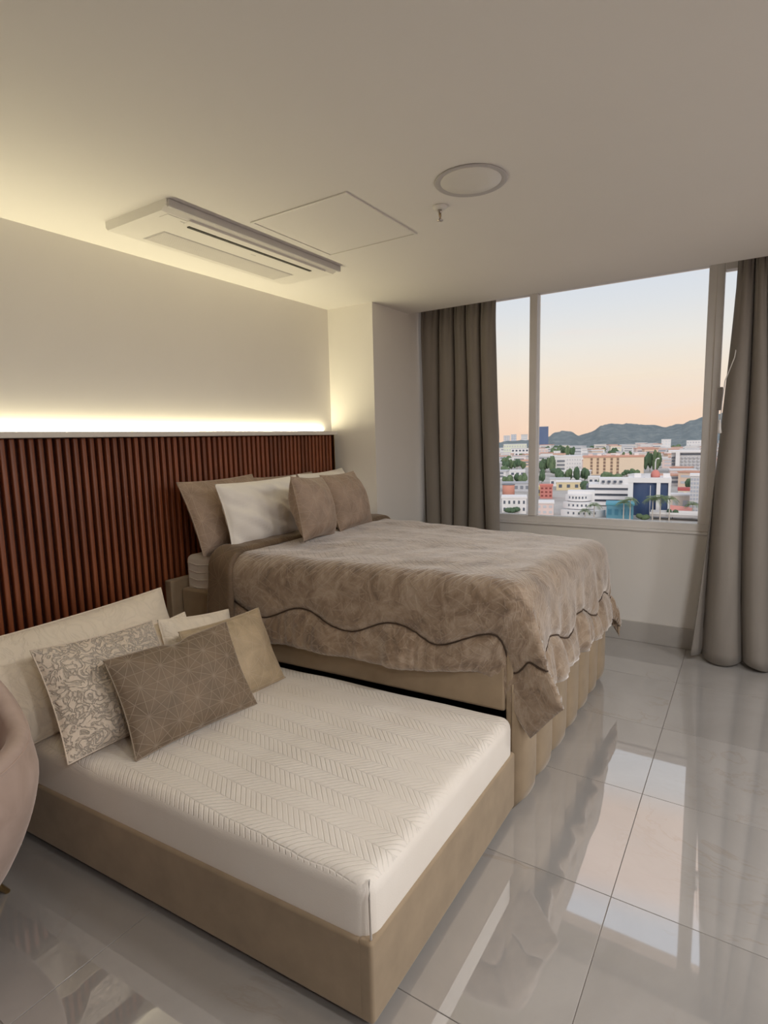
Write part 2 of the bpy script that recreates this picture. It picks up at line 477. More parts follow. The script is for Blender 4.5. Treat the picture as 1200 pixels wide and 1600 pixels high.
# ------------------------------------------------------------------ slatted headboard wall
sp_ = tag(empty('slatted_wall_panel', (2.0, 0, 0)), 'tall red-brown panel of upright wooden slats covering the wall behind both beds', 'wall panel')
SX0, SX1, SZ = .18, 3.243, 1.472
rel(box('backing', SX0, SX1, -.022, -.002, .002, SZ, 'wood_dark'), sp_)
bm = bmesh.new(); box_bm(bm, -.0105, .0105, -.030, 0, 0, SZ - .004, .004, 2)
sm = bpy.data.meshes.new('slat'); bm.to_mesh(sm); bm.free(); sm.materials.append(M['wood'])
sm.polygons.foreach_set('use_smooth', [True] * len(sm.polygons))
x = SX0 + .015
while x < SX1 - .012:
    o = link(bpy.data.objects.new('slat', sm)); o.parent = sp_; o.location = (x - 2.0, -.0215, .002); x += .0372
rel(box('ledge', SX0, SX1 + .006, -.085, -.002, SZ, SZ + .026, 'ledge', bev=.003), sp_)
e = rel(box('end_trim', SX1, SX1 + .005, -.056, -.002, .002, SZ, 'gold'), sp_); e['label'] = 'thin brass strip closing the end of the panel'
bm = bmesh.new()
x = SX0 + .02
while x < SX1 - .06:
    bm.faces.new([bm.verts.new(p_) for p_ in ((x, -.0085, SZ + .0265), (x + .017, -.0085, SZ + .0265), (x + .017, -.0045, SZ + .0265), (x, -.0045, SZ + .0265))]); x += .030
led = rel(bm_obj('light_strip', bm, 'led'), sp_); led['kind'] = 'stuff'; led['label'] = 'glowing warm diodes on top of the ledge'

# ------------------------------------------------------------------ ceiling fittings
ac = tag(empty('air_conditioner', (2.01, -.47, H)), 'white flat ceiling air conditioner above the slatted panel', 'air conditioner')
AX0, AX1, AY0, AY1, AZ = 1.465, 2.525, -.682, -.285, H - .036
bm = bmesh.new()
pr = [(AY1, H), (AY1, AZ + .012), (AY1 - .012, AZ), (AY0 + .035, AZ), (AY0 + .006, AZ + .014), (AY0, AZ + .02), (AY0, H)]
ra = [bm.verts.new((AX0, y, z)) for y, z in pr]; rb = [bm.verts.new((AX1, y, z)) for y, z in pr]
for i in range(len(pr)): bm.faces.new((ra[i], ra[(i + 1) % len(pr)], rb[(i + 1) % len(pr)], rb[i]))
bm.faces.new(ra); bm.faces.new(rb[::-1])
rel(bm_obj('casing', bm, 'white_plastic'), ac)
rel(box('front_strip', AX0 + .004, AX1 + .01, AY0 - .012, AY0 + .004, AZ + .006, H - .001, 'grey_plastic', bev=.004), ac)
rel(box('flap', AX0 + .13, AX1 - .07, AY0 + .030, AY0 + .074, AZ - .004, AZ + .002, 'white_plastic', bev=.002), ac)
rel(box('air_slot', 1.632, 2.402, -.602, -.587, AZ - .004, AZ + .004, 'dark'), ac)
rel(box('display', 1.50, 1.625, -.640, -.588, AZ - .002, AZ + .004, 'white_plastic', bev=.001), ac)
rel(box('display_mark', 1.575, 1.600, -.622, -.616, AZ - .0028, AZ, 'grey_plastic'), ac)
bm = bmesh.new()
rel(box('intake_frame', 1.605, 2.405, -.474, -.330, AZ - .001, AZ + .003, 'grey_plastic'), ac)
for k in range(18):
    y = -.468 + k * .0077
    box_bm(bm, 1.612, 2.398, y, y + .0045, AZ - .003, AZ)
g = rel(bm_obj('intake_grille', bm, 'white_plastic'), ac); g['kind'] = 'stuff'
bm = bmesh.new()
for k, (w_, o_) in enumerate(((.006, 0), (.007, .009), (.004, .018), (.007, .024))):
    box_bm(bm, 2.03 + o_, 2.03 + o_ + w_, -.545, -.541, AZ - .0006, AZ + .001)
rel(bm_obj('badge', bm, 'grey_plastic'), ac)

hx0, hx1, hy0, hy1 = 1.818, 2.358, -1.261, -.760
ht = tag(empty('access_hatch', (2.09, -1.01, H)), 'square ceiling access hatch with thin white metal frame beside the air conditioner', 'hatch')
rel(box('hatch_panel', hx0 + .014, hx1 - .014, hy0 + .014, hy1 - .014, H - .003, H - .0005, 'ceiling'), ht)
for a in ((hx0, hx1, hy0, hy0 + .011), (hx0, hx1, hy1 - .011, hy1), (hx0, hx0 + .011, hy0 + .011, hy1 - .011), (hx1 - .011, hx1, hy0 + .011, hy1 - .011)):
    rel(box('hatch_frame', *a, H - .006, H - .0005, 'white_plastic', bev=.0015), ht)

dl = tag(empty('ceiling_light', (2.012, -1.678, H)), 'round flush white ceiling light, switched off, with a raised ring', 'ceiling light')
lathe('ring', [(.110, -.0005), (.129, -.0005), (.131, -.003), (.128, -.006), (.114, -.0025), (.110, -.002)], 'grey_plastic', dl, 48)
lathe('diffuser', [(.0, -.0042), (.06, -.0042), (.1075, -.004), (.109, -.003), (.109, -.001), (0, -.001)], 'white_plastic', dl, 48)

sk = tag(empty('fire_sprinkler', (2.150, -1.482, H)), 'small metal fire sprinkler hanging from the ceiling beside the round light', 'sprinkler')
lathe('rosette', [(0, -.001), (.030, -.001), (.030, -.004), (.022, -.012), (.012, -.014), (0, -.014)], 'white_plastic', sk, 24)
lathe('nozzle', [(0, -.013), (.008, -.013), (.008, -.024), (.005, -.026), (0, -.026)], 'steel', sk, 12)
for s in (-1, 1):
    tube('frame_arm', [(s * .007, 0, -.023), (s * .010, 0, -.033), (s * .006, 0, -.045), (0, 0, -.052)], .0022, 'steel', sk, 6)
tube('bulb', [(0, 0, -.026), (0, 0, -.046)], .0022, 'gold', sk, 8)
lathe('deflector', [(0, -.052), (.012, -.052), (.013, -.054), (0, -.056)], 'steel', sk, 16)

# rings around the added fill lamps in the unseen half (the lamps themselves are set at the top)
for i, (lx, ly) in enumerate(FILL_LAMPS):
    o = tag(empty('fill_lamp_ring', (lx, ly, H)), 'white ring around an added fill lamp in the unseen half of the room', 'ceiling light', 'fill lamps behind')
    lathe('ring', [(.104, -.0005), (.129, -.0005), (.131, -.004), (.126, -.010), (.109, -.016), (.104, -.013)], 'white_plastic', o, 32)

# ------------------------------------------------------------------ curtains
def curtain(name, label, ytop, ybot, xc, amp, seed, ztop=2.545, zbot=.022, flare=0.0, wide=.6):
    rnd = random.Random(seed)
    npl = len(ytop) - 1; nu, nv = npl * 26 + 1, 44
    kb = np.arange(npl + 1)
    U = np.linspace(0, 1, nu); V = np.linspace(0, 1, nv)
    warp = [rnd.uniform(-.25, .25) for _ in range(npl + 1)]
    P = []
    for v in V:                                   # v=0 at the floor
        z = zbot + v * (ztop - zbot)
        for u in U:
            k = u * npl
            kk = k + .18 * math.sin(2 * PI * u * 1.3 + seed) * (1 - v) + .10 * math.sin(v * 5 + u * 9 + seed)
            fr = abs(math.sin(PI * kk))
            i = min(int(k), npl - 1)
            a = amp * (1 + warp[i]) * (0.75 + .35 * (1 - v))
            fold = -a * (fr ** wide)               # rounded front, sharp valley
            top = sstep(.86, 1.0, v)
            fold = fold * (1 - .5 * top) - .022 * abs(math.sin(PI * kk * 3.0)) * sstep(.70, 1.0, v)
            e_ = (1 - v) ** 1.5
            y = float(np.interp(k, kb, ytop)) * (1 - e_) + float(np.interp(k, kb, ybot)) * e_ + .010 * math.sin(2 * PI * kk) * (1 - v * .5)
            x = xc + fold + flare * (1 - v) * (1 - u) + .012 * math.sin(3 * v + 7 * u + seed)
            zz = z + (.012 * math.sin(2 * PI * k + 1) if v == 0 else 0)
            P.append((x, y, zz))
    o = mesh_obj(name, P, grid_faces(nu, nv), 'curtain', None, True)
    md = o.modifiers.new('thick', 'SOLIDIFY'); md.thickness = .004; md.offset = 0
    # hem band and header tape
    return o
cl = curtain('curtain', 'lef', (-.405, -.545, -.66, -.78, -.90, -1.000), (-.41, -.56, -.675, -.80, -.935, -1.062), 3.985, .10, 3, wide=.45)
tag(cl, 'heavy taupe curtain in deep folds between the white corner pillar and the window', 'curtain', 'window curtains')
cr_ = curtain('curtain', 'rig', (-2.462, -2.535, -2.60, -2.72, -2.86, -3.0, -3.15), (-2.305, -2.60, -2.80, -2.98, -3.12, -3.27, -3.42), 3.985, .105, 5, flare=.03, wide=.6)
tag(cr_, 'heavy taupe curtain flaring to the tiles, with the pull cord at its edge', 'curtain', 'window curtains')
# thin pale strip imitating the light leak at the left curtain's edge
P = []
for k in range(30):
    v = k / 29; z = .03 + v * 2.5
    for s in range(3):
        P.append((4.02 + s * .02, -.397 - .006 * math.sin(v * 14) - .003 * s, z))
mesh_obj('pale_line', P, grid_faces(3, 30), 'pale_line', cl, True)
ck = tag(empty('curtain_pull', (3.92, -2.46, 2.5)), 'thin pale pull cord with a clear weight hanging along the edge of the right curtain', 'cord')
pts = [(4.0, -2.54, 2.52), (4.0, -2.53, 2.25), (3.97, -2.50, 2.15), (3.95, -2.478, 2.05), (3.94, -2.478, 1.95), (3.90, -2.468, 1.85), (3.88, -2.428, 1.72), (3.87, -2.420, 1.60), (3.868, -2.415, 1.50)]
rel(tube('cord', pts, .0028, 'pale_line', None, 6), ck)
rel(lathe('cord_weight', [(0, 0), (.006, -.002), (.009, -.045), (.013, -.078), (0, -.082)][::-1], 'pale_line', None, 12, (3.87, -2.412, 1.50)), ck)
for yy0, yy1 in ((-.40, -1.1), (-2.44, -3.5)): pass
struct(box('trim_1', 3.94, 3.98, -3.6, -.39, PZ - .02, PZ, 'alu'))

# ------------------------------------------------------------------ beds (both stand a touch off square to the window wall)
SKW = .063
def skew(x, y, z): return (x + SKW * (-y), y, z)

mb = tag(empty('main_bed', (2.6, -1, 0)), 'high double bed base in tan velvet with a channelled foot panel', 'bed')
def bp(name, *a, mat='tan', bev=.012, seg=3): return rel(box(name, *a, mat, bev=bev, seg=seg, fn=skew), mb)
bp('head_panel', 1.772, 3.20, -.105, -.060, .0, .735, bev=.006)
bp('side_rail', 1.830, 1.885, -1.84, -.108, .391, .687, bev=.014)
bp('side_rail', 3.165, 3.215, -1.84, -.108, .06, .687, bev=.014)
bp('platform', 1.886, 3.164, -1.84, -.108, .60, .64, mat='wood_dark', bev=0)
bp('foot_board', 1.832, 3.285, -1.868, -1.842, .004, .66, bev=.006)
xs = [1.945, 2.142, 2.362, 2.590, 2.800, 3.015, 3.207, 3.405]
for a, b in zip(xs, xs[1:]):
    nu, nv = 13, 15; P = []; w = (b - a) - .003; hh = .50
    for j in range(nv):
        for i in range(nu):
            u = -1 + 2 * i / (nu - 1); v = -1 + 2 * j / (nv - 1)
            prof = (max(0, 1 - abs(u) ** 2.6)) ** .5 * (max(0, 1 - abs(v) ** 9)) ** .5
            d = .052 * (.25 + .75 * prof) if abs(u) < .999 and abs(v) < .999 else .006
            shrink = 1 - .0 * abs(v) ** 12
            P.append(((a + b) / 2 + u * w / 2 * shrink, -1.866 - d, .008 + (v + 1) / 2 * hh))
    F = grid_faces(nu, nv); n0 = len(P)
    ring = [i for i in range(nu)] + [j * nu + nu - 1 for j in range(1, nv)] + [(nv - 1) * nu + i for i in range(nu - 2, -1, -1)] + [j * nu for j in range(nv - 2, 0, -1)]
    for r_ in ring: P.append((P[r_][0], -1.866, P[r_][2]))
    for k in range(len(ring)): F.append((ring[(k + 1) % len(ring)], ring[k], n0 + k, n0 + (k + 1) % len(ring)))
    rel(mesh_obj('channel', P, F, 'tan', None, True), mb)

def sag(x, y): return .055 * float(sstep(2.2, 3.3, x) * sstep(.3, 1.75, -y))
MZ = .858
def mfn(x, y, z):
    x2, y2, z2 = skew(x, y, z)
    if z > .75: z2 -= sag(x2, y2)
    return x2, y2, z2
def rounded_mattress(name, x0, x1, y0, y1, z0, z1, r, mat, fn, nx=24, ny=34):
    """box with rounded edges and a dense top"""
    bm = bmesh.new(); box_bm(bm, x0, x1, y0, y1, z0, z1, r, 5)
    for k in range(1, ny):
        y = y0 + (y1 - y0) * k / ny
        bmesh.ops.bisect_plane(bm, geom=bm.verts[:] + bm.edges[:] + bm.faces[:], plane_co=(0, y, 0), plane_no=(0, 1, 0))
    for k in range(1, nx):
        x = x0 + (x1 - x0) * k / nx
        bmesh.ops.bisect_plane(bm, geom=bm.verts[:] + bm.edges[:] + bm.faces[:], plane_co=(x, 0, 0), plane_no=(1, 0, 0))
    for v in bm.verts: v.co = Vector(fn(*v.co))
    return bm_obj(name, bm, mat, None, True)
mm = rounded_mattress('mattress', 1.862, 3.120, -1.80, -.112, .641, MZ, .03, 'sheet', mfn)
tag(mm, 'thick mattress in a white fitted sheet on the high main bed', 'mattress')
e = tube('sheet_seam', [skew(1.8605, -.30, .655), skew(1.8605, -.30, MZ - .025)], .003, 'sheet', mm)
for k in range(4):
    zz = .69 + k * .04
    tube('sheet_crease', [skew(1.861, -.13, zz + .01), skew(1.860, -.2, zz), skew(1.861, -.28, zz + .008)], [.001, .004, .001], 'sheet', mm)

tb = tag(empty('trundle_bed', (1.4, -1, 0)), 'low pull-out trundle bed frame in tan velvet standing before the main bed', 'bed')
def tp(name, *a, mat='tan', bev=.010, seg=3): return rel(box(name, *a, mat, bev=bev, seg=seg, fn=skew), tb)
TX, TR_ = .850, 1.818
tp('side_panel', TX, TX + .045, -1.858, -.075, .030, .247)
tp('side_panel', TR_ - .045, TR_, -1.858, -.075, .030, .247)
tp('foot_panel', TX, TR_, -1.884, -1.842, .030, .250)
tp('head_panel', TX, TR_, -.110, -.070, .030, .247)
tp('bed_base', TX + .045, TR_ - .045, -1.845, -.11, .09, .11, mat='wood_dark', bev=0)
tube('corner_seam', [skew(TX + .001, -1.882, .034), skew(TX - .001, -1.8845, .14), skew(TX + .001, -1.882, .247)], .0035, 'tan', tb)
for cx in (TX + .1, TR_ - .1):
    for cy in (-1.75, -.2):
        x_, y_, _ = skew(cx, cy, 0)
        rel(tube('caster', [(x_ - .012, y_, .034), (x_ + .012, y_, .034)], .032, 'dark', None, 14), tb)
def tfn(x, y, z):
    x2, y2, z2 = skew(x, y, z)
    e_ = max(0.0, 1 - min(abs(x - (TX + .02)), abs(y + 1.874)) / .25)
    if z > .30: z2 += .006 * mnoise.noise(Vector((x2 * 4, y2 * 4, 0)))
    elif z < .26: pass
    return x2, y2, z2
tmt = rounded_mattress('trundle_mattress', TX + .010, TR_ + .006, -1.876, -.112, .112, .392, .042, 'mattress', tfn, 30, 50)
tag(tmt, 'cream mattress with raised herringbone quilting lying bare in the low trundle bed', 'mattress')
tube('cover_seam', [skew(TX + .03, -1.862, .392), skew(TX + .012, -1.8745, .36), skew(TX + .010, -1.877, .255)], .003, 'mattress', tmt)

# ------------------------------------------------------------------ comforter
ZT = .889
QH = .405                                   # head edge at y = -QH
YF = 1.842                                  # flat top ends at y = -YF
RA = .075
AN, AF, BF = .425, .46, .480                # overhangs: near side, far side, foot
PWID = 1.245                                # flat width
XL0 = 1.875                                 # near end of the flat top at y = 0
def lean_near(ph):                          # ph in degrees
    return np.interp(ph, [0, 45, 72, 90], [-24, 5, 27, 7])
def lean_far(ph):
    return np.interp(ph, [0, 30, 55, 90], [4, 16, 22, 7])
ARC = PI / 2 * RA
def drape(p, q):
    """material point (p across from the near top edge, q along from the head wall) -> 3-D"""
    a = max(0.0, -p); c = max(0.0, p - PWID); b = max(0.0, q - YF)
    yq = -min(q, YF); pc = min(max(p, 0.0), PWID)
    x = XL0 + SKW * (-yq) + pc; y = yq
    z = ZT - sag(x, y)
    s = -1 if a > 0 else 1; o = a if a > 0 else c
    if o == 0 and b == 0: return (x, y, z)
    r = math.hypot(o, b); ph = math.degrees(math.atan2(b, o))
    if o > 0 and b > 0:                     # rounded corner of the cloth
        A = AN if a > 0 else AF
        mn = min(o / A, b / BF); r *= 1 - .03 * mn ** 5
    if r < ARC: out, dn = RA * math.sin(r / RA), RA * (1 - math.cos(r / RA)); hg = 0.0
    else: out, dn = RA, RA; hg = r - ARC
    d = Vector((s * math.cos(R(ph)), -math.sin(R(ph)), 0))
    if o > 0 and b > 0 and hg > 0: out *= 1 - .55 * math.sin(R(2 * ph)) * float(sstep(0, .25, hg))
    P = Vector((x, y, z)) + d * out - Vector((0, 0, dn))
    if hg > 0:
        if o > 0:
            th = float(lean_near(ph)) if a > 0 else float(lean_far(ph))
            ev = Vector((-.22, -1, 0)) if a > 0 else Vector((.75, -.65, 0))
            if b == 0:
                th *= float(sstep(YF - .45, YF, q))
                if a == 0: ev = Vector((1, 0, 0))
        else:
            th = 5.0 + 2.0 * float(max(sstep(.3, 0, p), sstep(PWID - .3, PWID, p))); ev = Vector((0, -1, 0))
        if o > 0 and b == 0 and a > 0 and th > -0.01: ev = Vector((-.22, -1, 0))
        ev.normalize()
        P += ev * (hg * math.sin(R(th))) - Vector((0, 0, hg * math.cos(R(th))))
        g = hg / .4
        if o == 0:                          # gathers of the foot side
            P.y -= g * (.016 * math.sin(2 * PI * p / .21 + .6) + .010 * math.sin(2 * PI * p / .13 + 2)) + .012 * g
        elif b == 0:
            P.x += s * g * (.010 * math.sin(2 * PI * q / .33 + .4) + .006 * math.sin(2 * PI * q / .17) + .02)
    return (P.x, P.y, P.z)

# seam line: wavy, inside the hem
def seam_curve():
    pts = []; inset = .150; amp = .034
    P0 = (-AN, QH + .05); segs = [((-AN, QH), (-AN, YF + BF)), ((-AN, YF + BF), (PWID + AF, YF + BF)), ((PWID + AF, YF + BF), (PWID + AF, QH))]
    rc = .30
    path = []
    x0, x1, y1 = -AN, PWID + AF, YF + BF
    n = 120
    for k in range(n): path.append((x0, QH + (y1 - rc - QH) * k / n, 1, 0))
    for k in range(40):
        an = PI / 2 * k / 40; path.append((x0 + rc - rc * math.cos(an), y1 - rc + rc * math.sin(an), math.cos(an), -math.sin(an)))
    for k in range(n): path.append((x0 + rc + (x1 - x0 - 2 * rc) * k / n, y1, 0, -1))
    for k in range(40):
        an = PI / 2 * k / 40; path.append((x1 - rc + rc * math.sin(an), y1 - rc + rc * math.cos(an), -math.sin(an), -math.cos(an)))
    for k in range(n + 1): path.append((x1, y1 - rc + (QH - y1 + rc) * k / n, -1, 0))
    s = 0; last = path[0]
    for q_ in path:
        s += math.hypot(q_[0] - last[0], q_[1] - last[1]); last = q_
        d = inset + amp * math.sin(2 * PI * s / .47 + .9)
        pts.append((q_[0] + q_[2] * d, q_[1] + q_[3] * d))
    return pts
SEAM = seam_curve()
def smooth_grid(A, it):
    for _ in range(it):
        B = A.copy(); B[1:-1, 1:-1] = (A[1:-1, 1:-1] * 2 + A[:-2, 1:-1] + A[2:, 1:-1] + A[1:-1, :-2] + A[1:-1, 2:]) / 6; A = B
    return A
def cloth(name, p0, p1, q0, q1, step, mat, lift=0.0, seam=True, parent=None, seed=1.0, lobe=None):
    ps = np.arange(p0, p1 + step / 2, step); qs = np.arange(q0, q1 + step / 2, step)
    nu, nv = len(ps), len(qs)
    uv = np.array([(p, q) for q in qs for p in ps])
    P = np.array([drape(p, q) for p, q in uv]).reshape(nv, nu, 3)
    P = smooth_grid(P, 2)
    du = np.gradient(P, axis=1); dv = np.gradient(P, axis=0)
    N = np.cross(dv, du); N /= np.maximum(1e-9, np.linalg.norm(N, axis=2, keepdims=True))
    if N[nv // 2, nu // 2, 2] < 0: N = -N
    hgt = np.full(nu * nv, lift)
    calm = 1 - .75 * sstep(YF - .15, YF + .12, uv[:, 1]) * sstep(.12, -.1, uv[:, 0])
    u3 = np.c_[uv, np.zeros(len(uv))]
    hgt += calm * .009 * pnoise(u3, 3.2, seed, 2) + calm * .005 * pnoise(u3, 9, seed + 3, 1) + .0010 * pnoise(u3, 22, seed + 5, 1)
    if seam:
        S = np.array(SEAM); D = np.full(len(uv), 9.0)
        for k in range(0, len(uv), 4000):
            ch = uv[k:k + 4000]; D[k:k + 4000] = np.sqrt(((ch[:, None, :] - S[None]) ** 2).sum(2)).min(1)
        hgt += -.012 * np.exp(-(D / .014) ** 2) + .009 * calm * (1 - np.exp(-(D / .05) ** 2))
        # gathers running away from the seam towards the hem
        hem = np.minimum(np.minimum(uv[:, 0] + AN, PWID + AF - uv[:, 0]), YF + BF - uv[:, 1])
        al = np.where((YF + BF - uv[:, 1]) < np.minimum(uv[:, 0] + AN, PWID + AF - uv[:, 0]), uv[:, 0], uv[:, 1])
        ga = sstep(.22, .06, hem)
        hgt += calm * ga * .0035 * np.sin(2 * PI * al / .05 + 9 * np.sin(al * 6) + 4 * np.sin(al * 17)) * (.3 + .7 * np.abs(np.sin(al * 5 + 1)))
        hgt += -.012 * np.exp(-(hem / .012) ** 2)
    if lobe is not None: hgt += lobe(uv)
    P = P + N * hgt.reshape(nv, nu, 1)
    o = mesh_obj(name, P.reshape(-1, 3), grid_faces(nu, nv), mat, parent, True, uv)
    md = o.modifiers.new('thick', 'SOLIDIFY'); md.thickness = .012
    pz = sum(o.data.polygons[(nv // 2) * (nu - 1) + k].normal.z for k in range(nu // 3, 2 * nu // 3)); md.offset = -1 if pz > 0 else 1
    return o, P, N, ps, qs
com, CP, CN, cps, cqs = cloth('comforter', -AN, PWID + AF, QH, YF + BF, .0105, 'blanket', lift=.012)
tag(com, 'brown velvet comforter with embossed herringbone and a wavy seam, draped over the main bed', 'comforter')
# piping in the seam
pts = []
for p, q in SEAM:
    i = int(np.clip(round((p - cps[0]) / .0105), 0, len(cps) - 1)); j = int(np.clip(round((q - cqs[0]) / .0105), 0, len(cqs) - 1))
    fi = (p - cps[0]) / .0105; fj = (q - cqs[0]) / .0105
    i0 = int(np.clip(math.floor(fi), 0, len(cps) - 2)); j0 = int(np.clip(math.floor(fj), 0, len(cqs) - 2)); fx = min(max(fi - i0, 0), 1); fy = min(max(fj - j0, 0), 1)
    A = (CP[j0, i0] * (1 - fx) + CP[j0, i0 + 1] * fx) * (1 - fy) + (CP[j0 + 1, i0] * (1 - fx) + CP[j0 + 1, i0 + 1] * fx) * fy
    pts.append(tuple(A + CN[j0, i0] * .0015))
M['piping'] = plain('brown_piping', (.055, .032, .018), .7)
c = tube('seam_piping', pts, .0032, 'piping', com, 6); c['label'] = 'dark wavy piping cord'
cloth('turned_back_edge', -AN - .005, PWID + .1, QH - .035, QH + .135, .0105, 'blanket_back', lift=.034, seam=False, parent=com, seed=8.0,
      lobe=lambda uv: .012 * np.sqrt(np.clip(1 - ((uv[:, 1] - QH - .05) / .088) ** 2, 0, 1)) - .02 * sstep(.07, .086, np.abs(uv[:, 1] - QH - .05)))

# ------------------------------------------------------------------ pillows
def pillow(name, label, q, z0, thick, mat, group=None, chop=0.0, wr=.009, seed=1.0, wdir=None, pinch=.055, cat='pillow', push=0.0):
    x, y, yw, lean, rl, w, h = q
    e = Vector((math.cos(yw), math.sin(yw), 0)); n = Vector((-math.sin(yw), math.cos(yw), 0))
    up = Vector((0, 0, 1)) * math.cos(lean) + n * math.sin(lean)
    e2 = e * math.cos(rl) + up * math.sin(rl); v2 = -e * math.sin(rl) + up * math.cos(rl)
    fr = e2.cross(v2)                              # towards the room
    base = Vector((x, y, z0))
    low = min((base + e2 * sx * w / 2 + v2 * sy).z for sx in (-1, 1) for sy in (0, h))
    base.z += z0 - low
    base -= fr * push
    nu = 41; nv = 31
    L = []; UV = []
    for side in (1, -1):
        for j in range(nv):
            for i in range(nu):
                u = -math.cos(PI * i / (nu - 1)) ; v = -math.cos(PI * j / (nv - 1))
                u = .55 * u + .45 * (-1 + 2 * i / (nu - 1)); v = .55 * v + .45 * (-1 + 2 * j / (nv - 1))
                px = w / 2 * u * (1 - pinch * (1 - v * v)); pz = h / 2 * v * (1 - pinch * (1 - u * u))
                prof = (max(0, 1 - abs(u) ** 2.3) * max(0, 1 - abs(v) ** 2.3)) ** .55
                t = thick / 2 * prof
                if chop:
                    g_ = math.exp(-((u - .05) / .16) ** 2) * max(0, (v + .55) / 1.55)
                    t *= 1 - .55 * chop * g_
                    pz -= chop * .035 * g_ * max(0, v) ** 2
                if t > 0:
                    k = Vector((px * 9 + seed, pz * 9, side * 2 + seed))
                    dd = mnoise.fractal(k, 1, 2, 2) * wr
                    if wdir is not None:
                        s_c = px * math.cos(wdir) + pz * math.sin(wdir); s_l = -px * math.sin(wdir) + pz * math.cos(wdir)
                        dd += wr * 1.2 * mnoise.noise(Vector((s_c * 28 + seed, s_l * 4.5, seed)))
                    edge = (1 - max(abs(u), abs(v)))
                    dd += wr * .6 * math.exp(-edge * 9) * math.sin(36 * (px if abs(v) > abs(u) else pz) + seed * 3)
                    t += dd * min(1, prof * 2.2)
                    t = max(t, .0015)
                # belly sinks a little
                sagz = -.010 * prof
                pos = base + e2 * px + v2 * (h / 2 + pz + sagz) + fr * (side * t)
                if pos.z < z0 + .004: pos.z = z0 + .004
                L.append(pos); UV.append((px + 3, pz + 3))
    F = []
    n1 = nu * nv
    for f in grid_faces(nu, nv): F.append(f); F.append(tuple(k + n1 for k in reversed(f)))
    ring = [i for i in range(nu)] + [j * nu + nu - 1 for j in range(1, nv)] + [(nv - 1) * nu + i for i in range(nu - 2, -1, -1)] + [j * nu for j in range(nv - 2, 0, -1)]
    for k in range(len(ring)):
        a, b = ring[k], ring[(k + 1) % len(ring)]; F.append((b, a, a + n1, b + n1))
    o = mesh_obj(name, L, F, mat, None, True, UV)
    tag(o, label, cat, group)
    # edge seam
    pts = [(L[k] + L[k + n1]) / 2 for k in ring[::2]]; pts.append(pts[0])
    tube('edge_seam', pts, .0026, mat, o, 5)
    return o
G1, G2 = 'pillows on the trundle mattress', 'pillows at the head of the main bed'
TZ = .388
pillow('pillow', 'long cream plush pillow at the back of the trundle, partly behind the pink chair', [1.140, -.500, .023, .501, .014, .93, .42], TZ, .20, 'plush_cream', G1, seed=2, wr=.009)
pillow('pillow', 'plain cream pillow showing only a corner between the long cream and beige pillows', [1.400, -.625, 0, .425, .027, .34, .322], TZ, .12, 'plush_cream', G1, seed=5)
pillow('pillow', 'small cream pillow tucked behind the brown star-patterned and beige pillows', [1.515, -.690, 0, .43, -.146, .36, .310], TZ, .12, 'plush_cream', G1, seed=9, wr=.012)
pillow('throw_pillow', 'cream plush pillow with carved swirling relief standing on the trundle mattress', [1.106, -.780, .073, .559, -.084, .475, .400], TZ, .14, 'plush_carved', G1, seed=3, wr=.010, push=.015)
pillow('throw_pillow', 'pale beige velvet pillow with star embossing at the main-bed end of the trundle', [1.558, -.895, -.019, .484, -.03, .420, .345], TZ, .14, 'star_beige', G1, seed=4, push=.02)
pillow('throw_pillow', 'brown velvet pillow with pale star lines, dented in the middle, foremost on the trundle', [1.267, -.930, -.097, .511, .001, .505, .352], TZ, .14, 'star_brown', G1, chop=.45, seed=6, push=-.01)
BZ = .862
pillow('pillow', 'brown velvet sham nearest the pink chair, leaning on the slats of the main bed', [2.100, -.300, .058, .395, .013, .55, .400], BZ + .01, .16, 'star_taupe', G2, seed=11)
pillow('pillow', 'brown velvet sham hidden behind the white pillows, only its top edge showing', [2.66, -.185, .06, .25, 0, .62, .375], BZ, .09, 'star_taupe', G2, seed=12)
pillow('pillow', 'wrinkled white cotton pillow in front of the brown sham on the main bed', [2.225, -.420, .077, .27, .004, .655, .345], BZ + .035, .17, 'pillow_white', G2, seed=13, wdir=1.0, wr=.014)
pillow('pillow', 'white cotton pillow beside the corner pillar, behind the two small brown cushions', [3.005, -.367, .181, .545, .011, .62, .41], BZ + .015, .17, 'pillow_white', G2, seed=14, wdir=.8, wr=.012)
pillow('cushion', 'small brown velvet cushion near the pillar, against the white pillow', [2.766, -.583, .125, .373, 0, .405, .350], BZ + .045, .18, 'star_taupe', G2, seed=15, wr=.013, cat='cushion')
pillow('cushion', 'small brown velvet cushion in the middle of the bed head, foremost, on the comforter', [2.309, -.668, .29, .221, -.079, .40, .330], BZ + .045, .18, 'star_taupe', G2, seed=16, wr=.013, cat='cushion')

